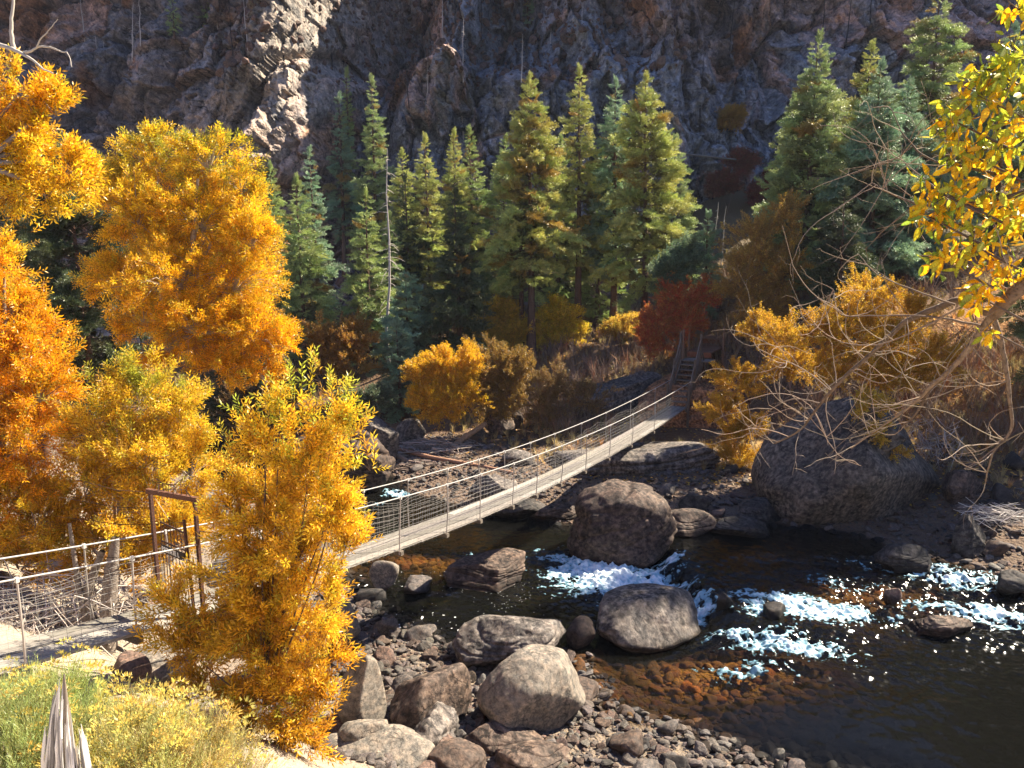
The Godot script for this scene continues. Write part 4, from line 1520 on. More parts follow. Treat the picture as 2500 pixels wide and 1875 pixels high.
func place_boulders() -> void:
	boulder("huge lichen spotted boulder, the largest, overhanging dark water below the right bank", Vector3(11.51, 1.01, -24.72), Vector3(7.07, 6.31, 6.01), "r", "lichen", 0.3, 11, 0)
	boulder("slab of rock leaning on the back of the huge lichen spotted boulder", Vector3(11.40, 3.09, -23.46), Vector3(2.51, 2.79, 2.01), "s", "lichen", 0.7, 12, 0.3)
	boulder("tall brown ridged boulder standing midstream at the head of the blue whitewater", Vector3(3.27, 0.62, -21.84), Vector3(3.51, 2.96, 3.34), "b", "brown", 0.5, 13, 0)
	boulder("dark red-brown boulder below the bridge at the left end of the whitewater", Vector3(-0.52, 0.21, -19.74), Vector3(2.68, 1.20, 2.15), "s", "brown", 0.2, 14, 0)
	boulder("smooth grey dome boulder at the foot of the little fall", Vector3(3.22, 0.27, -17.06), Vector3(3.08, 1.26, 2.46), "r", "grey", 0.4, 15, 0)
	boulder("small dark round boulder touching the left side of the smooth grey dome", Vector3(1.61, 0.19, -16.39), Vector3(0.90, 0.77, 0.72), "r", "brown", 0.9, 16, 0)
	boulder("two-humped cracked grey boulder at the edge of the dark pool", Vector3(0.03, 0.42, -15.56), Vector3(2.59, 1.24, 2.07), "b", "grey", 0.1, 17, 0)
	boulder("big pale smooth boulder with a broad sunlit face, the brightest on the near bar", Vector3(0.38, 0.59, -13.21), Vector3(2.22, 1.92, 2.00), "r", "pale", 0.5, 18, 0)
	boulder("wide brown boulder wedged left of the big pale smooth boulder", Vector3(-1.57, 0.69, -13.03), Vector3(1.82, 1.63, 1.46), "r", "brown", 0.8, 19, 0)
	boulder("split grey angular block in front of the wide brown boulder", Vector3(-1.37, 0.56, -12.25), Vector3(1.29, 0.91, 1.03), "a", "grey", 1.1, 20, 0)
	boulder("low broad pale boulder at the bottom edge of the near bar", Vector3(-2.31, 0.65, -11.57), Vector3(2.08, 0.85, 1.67), "r", "pale", 0.3, 21, 0)
	boulder("flat brown rock lying below the big pale smooth boulder", Vector3(-0.16, 0.45, -12.23), Vector3(1.46, 0.60, 1.02), "s", "brown", 0.15, 22, 0)
	boulder("brown ribbed rock cut by the bottom of the photo between two flat stones", Vector3(-0.99, 0.51, -11.46), Vector3(1.15, 0.63, 0.92), "b", "brown", 0.5, 23, 0)
	boulder("wide dark rock at the bottom edge under the flat brown rock", Vector3(0.30, 0.48, -11.57), Vector3(1.74, 0.71, 1.22), "s", "brown", 0.2, 24, 0)
	boulder("smooth tan boulder half hidden behind the near willow", Vector3(-2.68, 1.00, -12.55), Vector3(0.93, 1.70, 0.84), "r", "pale", 0.2, 25, 0)
	boulder("pale tan block with a flat sloping face beside the near willow", Vector3(-2.49, 0.81, -11.78), Vector3(0.98, 0.62, 0.78), "a", "pale", 0.6, 26, 0)
	boulder("small pink speckled rock between the pale boulder and the split block", Vector3(-1.19, 0.48, -11.95), Vector3(0.53, 0.44, 0.42), "b", "pink", 0.4, 27, 0)
	boulder("flat blue-grey slab at the waterline under the bridge", Vector3(0.18, 0.15, -24.85), Vector3(2.15, 0.88, 1.72), "s", "dark", 0.1, 31, 0)
	boulder("flat brown slab at the waterline beside the tall ridged boulder", Vector3(1.55, 0.15, -24.72), Vector3(1.68, 0.85, 1.35), "s", "brown", 0.4, 32, 0)
	boulder("low brown boulder in the shade right of the tall ridged boulder", Vector3(5.28, 0.50, -22.33), Vector3(2.06, 1.15, 1.44), "s", "brown", 0.2, 33, 0)
	boulder("blue-grey slab at the dark waterline left of the huge boulder", Vector3(7.05, 0.45, -22.21), Vector3(2.07, 0.85, 1.45), "s", "dark", 0.1, 34, 0)
	boulder("dark boulder in shade among the stones left of the huge boulder", Vector3(7.89, 0.57, -23.40), Vector3(1.77, 0.95, 1.41), "s", "dark", 0.5, 35, 0)
	boulder("round dark stone high on the shaded bar left of the huge boulder", Vector3(6.09, 0.64, -24.08), Vector3(1.37, 0.78, 1.09), "r", "dark", 0.5, 36, 0)
	boulder("standing brown stone against the left side of the huge boulder", Vector3(9.11, 0.71, -26.00), Vector3(0.98, 1.19, 0.79), "r", "pink", 0.5, 37, 0)
	boulder("large grey-brown boulder at the upstream end of the driftwood pile", Vector3(-5.50, 1.08, -30.55), Vector3(1.89, 2.71, 1.70), "r", "grey", 0.2, 38, 0)
	boulder("broad brown boulder below the large grey-brown one by the driftwood", Vector3(-5.78, 0.75, -27.87), Vector3(3.10, 3.11, 2.48), "s", "brown", 0.6, 39, 0)
	boulder("oval grey boulder right of the large grey-brown boulder by the driftwood", Vector3(-4.49, 0.90, -32.79), Vector3(1.61, 1.15, 1.29), "r", "grey", 0.8, 40, 0.2)
	boulder("round boulder with a white patch at the foot of the golden bush", Vector3(-0.60, 0.95, -33.46), Vector3(1.54, 1.41, 1.31), "r", "brown", 0.2, 41, 0)
	boulder("upright brown stone behind the round boulder with a white patch", Vector3(0.04, 1.19, -34.06), Vector3(1.12, 1.65, 0.89), "b", "brown", 0.7, 42, 0.2)
	boulder("pinkish boulder stuck on the steep brown bank below the red bush", Vector3(5.33, 1.95, -39.48), Vector3(1.66, 1.98, 1.41), "b", "pink", 0.4, 43, 0.3)
	boulder("blue-grey rounded boulder beside the tip of the fallen log", Vector3(0.20, 0.56, -29.45), Vector3(1.54, 0.91, 1.24), "r", "grey", 0.4, 44, 0)
	boulder("big speckled boulder in the stream behind the bridge netting", Vector3(-0.50, 0.46, -25.74), Vector3(2.12, 1.46, 1.70), "b", "grey", 0.3, 45, 0)
	boulder("small cracked rock in the dark pool below the gravel spit", Vector3(-2.48, 0.11, -19.12), Vector3(1.00, 0.63, 0.80), "a", "grey", 0.8, 46, 0)
	boulder("bright white rounded rock at the river edge beside the near willow", Vector3(-3.39, 0.29, -19.18), Vector3(0.92, 1.05, 0.83), "r", "pale", 0.1, 47, 0)
	boulder("wet brown three-part rock breaking the sparkling rapids at right", Vector3(9.63, 0.41, -16.10), Vector3(1.76, 0.91, 1.05), "a", "brown", 0.2, 48, 0)
	boulder("small white-topped stone upstream of the wet three-part rock", Vector3(9.32, 0.51, -17.62), Vector3(0.51, 0.63, 0.41), "a", "pink", 0.6, 49, 0)
	boulder("little dark stone in the rapids right of the smooth grey dome", Vector3(6.18, 0.33, -16.94), Vector3(0.82, 0.74, 0.66), "r", "dark", 0.3, 50, 0)
	boulder("dark pointed stone where the water curls over the little fall", Vector3(5.19, 0.39, -17.41), Vector3(0.61, 0.79, 0.49), "a", "dark", 0.3, 51, 0)
	boulder("wet flat slab at the right bank with a gleaming top", Vector3(10.62, 0.64, -19.58), Vector3(1.97, 0.81, 1.38), "s", "dark", 0.1, 52, 0)
	boulder("dark angular rock on the right bank at the edge of the photo", Vector3(12.54, 0.63, -18.03), Vector3(1.05, 0.72, 0.84), "b", "dark", 0.4, 53, 0)
	boulder("brown boulder right of the huge boulder under the dead brush", Vector3(14.36, 1.26, -23.56), Vector3(1.64, 1.46, 1.31), "b", "brown", 0.4, 54, 0)
	boulder("dark boulder below the dead brush at the right waterline", Vector3(12.81, 0.89, -20.57), Vector3(1.41, 1.64, 1.13), "b", "dark", 0.9, 55, 0)
	boulder("large pale boulder seen through the leaves of the yellow willow", Vector3(-9.21, 1.50, -22.02), Vector3(1.58, 1.69, 1.42), "r", "pale", 0.3, 56, 0)
	boulder("wide white boulder under the leaves of the near willow", Vector3(-5.81, 1.06, -20.49), Vector3(1.86, 2.06, 1.49), "r", "pale", 0.6, 57, 0)
	boulder("white sunlit slab under the deck beside the gate", Vector3(-6.03, 1.86, -11.93), Vector3(1.49, 0.89, 1.19), "s", "pale", 0.3, 58, 0)
	boulder("long white boulder behind the trunk of the near willow", Vector3(-6.07, 1.26, -17.13), Vector3(2.21, 1.45, 1.77), "r", "pale", 0.1, 59, 0)
	boulder("pale pink boulder behind the gate post", Vector3(-7.09, 2.15, -13.66), Vector3(0.95, 0.87, 0.76), "r", "pink", 0.3, 60, 0)
	boulder("white boulder between the willow trunk and the shore", Vector3(-4.52, 1.26, -14.22), Vector3(1.75, 0.89, 1.40), "r", "pale", 0.8, 61, 0)
	boulder("tall pale boulder at the river end of the willow", Vector3(-3.79, 0.75, -15.71), Vector3(1.10, 1.39, 0.99), "r", "pale", 0.4, 62, 0)
	boulder("pale slab at the foot of the near willow", Vector3(-4.71, 2.00, -10.82), Vector3(1.19, 0.59, 0.95), "s", "pale", 0.4, 63, 0)
	boulder("long pale slab of rock under the far half of the footbridge", Vector3(4.6, 0.55, -29.0), Vector3(7.0, 2.3, 4.6), "s", "grey", -0.4, 28, 0.1)
	boulder("orange-brown rock face carrying the foot of the steps", Vector3(8.5, 1.2, -34.9), Vector3(5.8, 4.5, 4.4), "b", "orange", 0.2, 29)
	boulder("grey sloping slab rising to the left handrail of the steps", Vector3(5.4, 1.7, -36.6), Vector3(5.4, 2.6, 3.0), "s", "grey", 0.2, 30, 0.42)

func conifer_at(label: String, top: Vector3, rad: float, col: Color, opt: Dictionary) -> void:
	var g := ground(top.x, -top.z)
	conifer(label, Vector3(top.x, g, top.z), top.y - g, rad, col, opt)

func place_conifers() -> void:
	conifer_at("golden tipped spruce with a long bare trunk, tallest left of centre", Vector3(1.06, 17.54, -42.21), 2.41, Color(0.48, 0.50, 0.13), {"from": 0.30, "gold": 0.22, "dead": 26, "round": 0.85})
	conifer_at("thin dark trunked fir just left of the golden tipped spruce", Vector3(0.52, 13.83, -43.06), 1.67, Color(0.35, 0.43, 0.13), {"from": 0.35, "gap": 1.3, "dead": 16})
	conifer_at("slender spruce with an open yellowish crown right of the golden tipped spruce", Vector3(3.85, 18.58, -45.45), 1.73, Color(0.48, 0.50, 0.13), {"from": 0.28, "gold": 0.12, "gap": 1.15, "dead": 20})
	conifer_at("bluish green fir between the slender spruce and the broad yellow-green spruce", Vector3(5.95, 17.87, -45.32), 1.96, Color(0.28, 0.40, 0.23), {"from": 0.26, "dead": 16})
	conifer_at("broad yellow-green spruce with a sunlit right side above the red bush", Vector3(7.26, 17.54, -42.21), 2.70, Color(0.48, 0.50, 0.13), {"from": 0.24, "gold": 0.08, "dead": 22, "round": 0.8})
	conifer_at("small pale green spruce beside the steps", Vector3(10.96, 10.50, -43.98), 1.20, Color(0.28, 0.40, 0.23), {"from": 0.03, "dead": 0})
	conifer_at("dense dark green fir, almost black, in front of the yellow conifers", Vector3(-2.68, 11.55, -39.60), 1.75, Color(0.09, 0.115, 0.046), {"from": 0.10, "gap": 0.8, "dead": 4})
	conifer_at("yellowish spruce with a narrow tip left of the dark fir", Vector3(-5.01, 15.17, -47.88), 1.62, Color(0.48, 0.50, 0.13), {"from": 0.1, "gold": 0.08})
	conifer_at("spruce with a leaning tip behind the dark fir", Vector3(-3.49, 15.78, -50.02), 1.76, Color(0.48, 0.50, 0.13), {"from": 0.1, "gold": 0.1})
	conifer_at("wider yellowish fir at the back right of the dark fir", Vector3(-2.52, 16.24, -52.14), 1.76, Color(0.35, 0.43, 0.13), {"from": 0.1, "gold": 0.1})
	conifer_at("tall slender dark spruce on the slope left of the grey spire rock", Vector3(-9.75, 20.19, -55.91), 1.87, Color(0.36, 0.44, 0.16), {"from": 0.06, "gap": 1.15})
	conifer_at("short dark spruce under the tall slender one", Vector3(-6.25, 12.86, -47.46), 1.42, Color(0.09, 0.115, 0.046), {"from": 0.1})
	conifer_at("rounded green spruce left of centre with an even crown", Vector3(-8.27, 11.72, -44.20), 1.64, Color(0.35, 0.43, 0.13), {"from": 0.1})
	conifer_at("blue-green spruce with a pale pointed tip near the orange tree", Vector3(-11.95, 14.46, -47.75), 1.75, Color(0.28, 0.40, 0.23), {"from": 0.06})
	conifer_at("green spruce in front of the blue-green one near the orange tree", Vector3(-11.91, 12.49, -43.83), 1.87, Color(0.35, 0.43, 0.13), {"from": 0.16, "dead": 18})
	conifer_at("yellow-green spruce half hidden by the right side of the orange tree", Vector3(-14.64, 13.64, -48.62), 1.72, Color(0.35, 0.43, 0.13), {"from": 0.1})
	conifer_at("layered pine high on the slope above the rounded spruce", Vector3(-13.63, 20.42, -63.06), 1.85, Color(0.28, 0.40, 0.23), {"from": 0.35, "gap": 1.5, "name": "pine_tree"})
	conifer_at("thin small spruce tip growing beside the layered pine", Vector3(-13.57, 22.82, -65.53), 0.73, Color(0.35, 0.43, 0.13), {"from": 0.3, "dead": 3})
	conifer_at("silvery green spruce, left one of the big clump at right", Vector3(15.05, 19.04, -40.45), 2.95, Color(0.36, 0.44, 0.16), {"from": 0.06, "gap": 1.0, "dead": 20})
	conifer_at("yellow-green spruce behind the middle of the big right clump", Vector3(19.44, 19.60, -44.62), 2.46, Color(0.48, 0.50, 0.13), {"from": 0.08, "gold": 0.12})
	conifer_at("grey-green spruce with a spiky top in the middle of the right clump", Vector3(17.93, 17.47, -39.15), 3.23, Color(0.28, 0.40, 0.23), {"from": 0.08, "dead": 24})
	conifer_at("bluish spruce on the right shoulder of the big right clump", Vector3(20.47, 16.99, -41.60), 2.64, Color(0.28, 0.40, 0.23), {"from": 0.08})
	conifer_at("tall open spruce with orange tinged boughs reaching out of the photo at right", Vector3(23.48, 23.08, -45.25), 3.39, Color(0.36, 0.44, 0.16), {"from": 0.15, "gold": 0.14, "gap": 1.2, "dead": 18})
	conifer_at("pale spruce at the right edge behind the yellow leaves", Vector3(26.72, 20.32, -43.73), 3.13, Color(0.28, 0.40, 0.23), {"from": 0.1, "gap": 1.1})
	conifer_at("dark bushy fir low under the big right clump", Vector3(15.02, 11.18, -35.46), 1.90, Color(0.09, 0.115, 0.046), {"from": 0.04, "dead": 6})
	conifer_at("dark pine with a thick reddish trunk behind the orange tree", Vector3(-15.52, 12.62, -28.10), 2.48, Color(0.09, 0.115, 0.046), {"from": 0.28, "gap": 0.9, "name": "pine_tree", "round": 0.45, "dead": 20, "bark": Color(0.20, 0.11, 0.075)})
	conifer_at("second dark pine left of the thick trunked one at the photo edge", Vector3(-19.41, 11.61, -30.97), 2.42, Color(0.09, 0.115, 0.046), {"from": 0.2, "name": "pine_tree", "round": 0.5})
	conifer_at("dark fir filling the gap behind the two yellow willows", Vector3(-13.03, 8.27, -37.48), 2.58, Color(0.09, 0.115, 0.046), {"from": 0.02, "gap": 0.8})
	conifer_at("low blue-green juniper right of the rounded spruce", Vector3(-5.48, 7.27, -40.34), 1.61, Color(0.28, 0.40, 0.23), {"from": 0.02, "round": 0.5, "name": "juniper_tree"})
	conifer_at("small grey-green juniper on the bank behind the golden bush", Vector3(-5.55, 5.16, -37.42), 1.32, Color(0.28, 0.40, 0.23), {"from": 0.0, "round": 0.5, "name": "juniper_tree"})
	conifer_at("narrow green spruce between the rounded spruce and the juniper", Vector3(-7.25, 10.51, -46.01), 1.19, Color(0.36, 0.44, 0.16), {"from": 0.08})
	conifer_at("slim spruce between the slender spruce and the bluish fir", Vector3(5.11, 14.24, -46.69), 1.39, Color(0.35, 0.43, 0.13), {"from": 0.1})
	conifer_at("green fir at the back between the golden and the slender spruce", Vector3(2.86, 15.44, -49.96), 1.58, Color(0.35, 0.43, 0.13), {"from": 0.08})
	conifer_at("yellow-green fir at the back between the rounded spruce and the yellowish spruce", Vector3(-7.15, 14.82, -51.88), 1.83, Color(0.48, 0.50, 0.13), {"from": 0.1})
	conifer_at("green spruce filling the back left of the golden tipped spruce", Vector3(-0.62, 15.57, -51.00), 1.87, Color(0.35, 0.43, 0.13), {"from": 0.08})
	conifer_at("hazy green spruce at the back right of the broad yellow-green spruce", Vector3(10.58, 15.57, -51.00), 1.65, Color(0.36, 0.44, 0.16), {"from": 0.08})
	conifer_at("green spruce behind the left shoulder of the silvery green spruce", Vector3(16.37, 17.24, -46.22), 1.94, Color(0.36, 0.44, 0.16), {"from": 0.05})
	conifer_at("dense spruce filling the right clump below its spiky top", Vector3(18.13, 16.02, -41.93), 2.93, Color(0.36, 0.44, 0.16), {"from": 0.04})
	conifer_at("dark spruce at the foot of the tall open spruce", Vector3(21.74, 13.66, -41.50), 2.64, Color(0.28, 0.40, 0.23), {"from": 0.04})
	conifer_at("low spruce at the left of the silvery green spruce", Vector3(15.71, 14.12, -45.65), 1.61, Color(0.28, 0.40, 0.23), {"from": 0.05})
	var fir := -1
	for q in [[20.0, 26.6, 19.0], [20.6, 28.9, 21.0]]:
		fir += 1
		conifer("tall green fir by the photo's right edge, the %s of two" % ["nearer", "farther"][fir], Vector3(q[0], ground(q[0], q[1]), -q[1]), q[2], 2.6, Color(0.14, 0.17, 0.06), {"group": "firs beyond the right edge", "from": 0.12})
	for q in [
		["small spruce on the cliff top above the golden tipped spruce", Vector3(1.42, 32.50, -79.49), 4.23, 0.89, Color(0.28, 0.40, 0.23)],
		["yellowish pine on the cliff ledge right of the small spruce", Vector3(6.54, 32.83, -78.53), 2.72, 1.67, Color(0.48, 0.50, 0.13)],
		["narrow pine beside the yellowish pine on the cliff ledge", Vector3(8.34, 32.61, -78.50), 2.63, 0.97, Color(0.48, 0.50, 0.13)],
		["small pine growing on the pale outcrop at upper left", Vector3(-25.62, 29.13, -68.71), 2.69, 0.69, Color(0.36, 0.44, 0.16)],
		["tiny bush pine on the top of the pale outcrop", Vector3(-26.97, 28.18, -68.54), 2.89, 0.46, Color(0.36, 0.44, 0.16)]]:
		var p: Vector3 = q[1]
		var ft: Vector3 = p - Vector3(0, q[2], 0)
		ft.z = cliff_point(ft.x, ft.y).z + 0.3
		conifer(q[0], ft, q[2], q[3], q[4], {"dead": 2, "group": "small conifers on the cliff"})
	var count := {}
	for k in SNAGS.size():
		var s: Array = SNAGS[k].duplicate()
		var p: Vector3 = s[0]
		var place := "left" if p.x < -20 else ("middle" if p.x < 8 else "right")
		var what := "%s %s %s" % ["charred black" if s[2] else "bleached grey", "tall" if s[1] > 4.5 else "short", "bare pole" if s[3] < 3 else "dead tree with bare limbs"]
		if p.z < -52.0: p.z = cliff_point(p.x, p.y).z + 0.05
		if p.z > -50.0: 
			s[1] += p.y - ground(p.x, -p.z)
			p.y = ground(p.x, -p.z)
		count[what] = count.get(what, 0) + 1
		snag("%s on the slope, %s such from the left" % [what, ORD[count[what] - 1]], p, s[1], Color(0.03, 0.027, 0.027) if s[2] else Color(0.46, 0.41, 0.37), s[3])

func autumn(t: float, r: float, low: Color, high: Color, tip: Color, tip_from: float) -> Color:
	var c := low.lerp(high, clampf(t + r * 0.5 - 0.25, 0, 1))
	if t > tip_from and r < (t - tip_from) / (1.02 - tip_from): c = c.lerp(tip, 0.75)
	if rng.randf() < 0.10: c = c.lerp(Color(0.50, 0.52, 0.06), 0.7)
	elif rng.randf() < 0.07: c = c.lerp(Color(0.36, 0.16, 0.05), 0.7)
	return jit(c, 0.22, 0.12)

func place_leafy() -> void:
	var orange := Color(0.96, 0.52, 0.012)
	var gold_ := Color(0.96, 0.66, 0.025)
	var yellow := Color(0.88, 0.64, 0.04)
	var green := Color(0.26, 0.32, 0.04)
	var deep := Color(0.94, 0.47, 0.01)
	leafy_tree("cottonwood_tree", "large rounded orange cottonwood with a greenish yellow top, behind the yellow willow", "tree", "autumn trees on the near bank", Vector3(-8.51, 3.86, -17.36) * Vector3(1, 0, 1) + Vector3(0, ground(-8.51, 17.36), 0), [[Vector3(-8.43, 11.13, -18.99), Vector3(0.84, 0.78, 0.81), 748], [Vector3(-7.10, 10.88, -18.64), Vector3(0.82, 0.71, 0.77), 672], [Vector3(-9.25, 10.27, -18.93), Vector3(0.67, 0.78, 0.73), 605], [Vector3(-6.45, 10.37, -18.85), Vector3(0.56, 0.67, 0.61), 427], [Vector3(-8.53, 9.59, -18.00), Vector3(0.96, 0.86, 0.91), 949], [Vector3(-7.32, 9.60, -18.41), Vector3(1.20, 0.99, 1.10), 1365], [Vector3(-6.12, 9.18, -18.33), Vector3(0.66, 0.88, 0.77), 661], [Vector3(-9.26, 8.32, -18.38), Vector3(0.83, 0.83, 0.83), 793], [Vector3(-7.74, 8.24, -17.65), Vector3(1.06, 0.96, 1.01), 1173], [Vector3(-6.63, 8.10, -18.34), Vector3(1.11, 1.00, 1.05), 1268], [Vector3(-8.61, 7.26, -17.98), Vector3(0.66, 0.55, 0.60), 413], [Vector3(-7.26, 7.20, -17.56), Vector3(0.96, 0.75, 0.86), 830], [Vector3(-6.12, 7.05, -17.94), Vector3(0.99, 0.82, 0.90), 930], [Vector3(-5.57, 6.69, -18.18), Vector3(0.50, 0.56, 0.53), 320], [Vector3(-6.77, 6.20, -17.79), Vector3(0.77, 0.55, 0.66), 482], [Vector3(-5.86, 5.95, -17.94), Vector3(0.44, 0.50, 0.47), 253], [Vector3(-7.96, 6.52, -17.84), Vector3(0.55, 0.44, 0.49), 275]], func(t, r, _d): return autumn(t, r, orange, gold_, green, 0.8), {"trunk": 0.17, "fork": 0.2, "bark": Color(0.40, 0.33, 0.24), "leaf": "sprig0", "droop": 0.35})
	leafy_tree("cottonwood_tree", "orange tree at the left edge reaching up beside the bare grey branch", "tree", "autumn trees on the near bank", Vector3(-8.06, 4.76, -10.92) * Vector3(1, 0, 1) + Vector3(0, ground(-8.06, 10.92), 0), [[Vector3(-7.37, 11.22, -12.09), Vector3(0.38, 0.41, 0.40), 205], [Vector3(-6.82, 10.98, -12.05), Vector3(0.41, 0.38, 0.40), 205], [Vector3(-7.23, 10.47, -11.96), Vector3(0.51, 0.45, 0.48), 294], [Vector3(-6.68, 10.13, -11.90), Vector3(0.38, 0.38, 0.38), 189], [Vector3(-7.30, 9.86, -11.85), Vector3(0.45, 0.38, 0.41), 220], [Vector3(-6.96, 9.73, -11.82), Vector3(0.35, 0.25, 0.30), 115], [Vector3(-7.92, 10.54, -11.97), Vector3(0.51, 0.95, 0.73), 631]], func(t, r, _d): return autumn(t, r, gold_, Color(0.90, 0.48, 0.012), yellow, 0.9), {"trunk": 0.13, "fork": 0.3, "leaf": "sprig0", "droop": 0.2})
	leafy_tree("cottonwood_tree", "deep orange tree at the left edge below the bare grey branch", "tree", "autumn trees on the near bank", Vector3(-9.56, 3.01, -13.14) * Vector3(1, 0, 1) + Vector3(0, ground(-9.56, 13.14), 0), [[Vector3(-9.39, 8.73, -14.18), Vector3(0.42, 0.67, 0.54), 349], [Vector3(-9.14, 7.90, -14.03), Vector3(0.59, 0.67, 0.63), 489], [Vector3(-8.80, 7.15, -13.89), Vector3(0.71, 0.67, 0.69), 594], [Vector3(-8.64, 6.32, -13.74), Vector3(0.71, 0.67, 0.69), 594], [Vector3(-8.89, 5.50, -13.59), Vector3(0.75, 0.67, 0.71), 629], [Vector3(-9.14, 4.58, -13.43), Vector3(0.67, 0.75, 0.71), 629], [Vector3(-9.81, 6.74, -13.82), Vector3(0.84, 2.09, 1.46), 2185]], func(t, r, _d): return autumn(t, r, deep, Color(0.90, 0.47, 0.012), gold_, 0.8), {"trunk": 0.12, "fork": 0.2, "leaf": "sprig0", "droop": 0.25})
	leafy_tree("willow_tree", "bright yellow bushy willow behind the gate and its rail cables", "tree", "autumn trees on the near bank", Vector3(-7.64, 2.37, -13.53) * Vector3(1, 0, 1) + Vector3(0, ground(-7.64, 13.53), 0), [[Vector3(-7.03, 6.14, -14.22), Vector3(0.90, 0.63, 0.76), 536], [Vector3(-6.24, 5.80, -14.16), Vector3(0.63, 0.63, 0.63), 375], [Vector3(-7.72, 5.63, -14.12), Vector3(0.63, 0.63, 0.63), 375], [Vector3(-6.83, 5.14, -13.63), Vector3(1.14, 0.79, 0.96), 847], [Vector3(-6.07, 4.86, -13.98), Vector3(0.54, 0.72, 0.63), 367], [Vector3(-8.07, 4.51, -13.92), Vector3(0.99, 0.81, 0.90), 758], [Vector3(-6.62, 4.10, -13.54), Vector3(1.06, 0.70, 0.88), 705], [Vector3(-8.70, 4.05, -13.43), Vector3(0.96, 0.79, 0.87), 717], [Vector3(-7.79, 3.48, -13.53), Vector3(1.15, 0.62, 0.89), 678], [Vector3(-9.29, 3.06, -13.66), Vector3(0.72, 0.45, 0.58), 306], [Vector3(-6.15, 3.66, -13.77), Vector3(0.54, 0.72, 0.63), 367], [Vector3(-7.17, 2.84, -13.92), Vector3(0.73, 0.46, 0.60), 319]], func(t, r, _d): return autumn(t, r, Color(0.78, 0.42, 0.018), yellow, green, 0.88), {"trunk": 0.09, "fork": 0.1, "bark": Color(0.42, 0.36, 0.30), "leaf": "sprig0"})
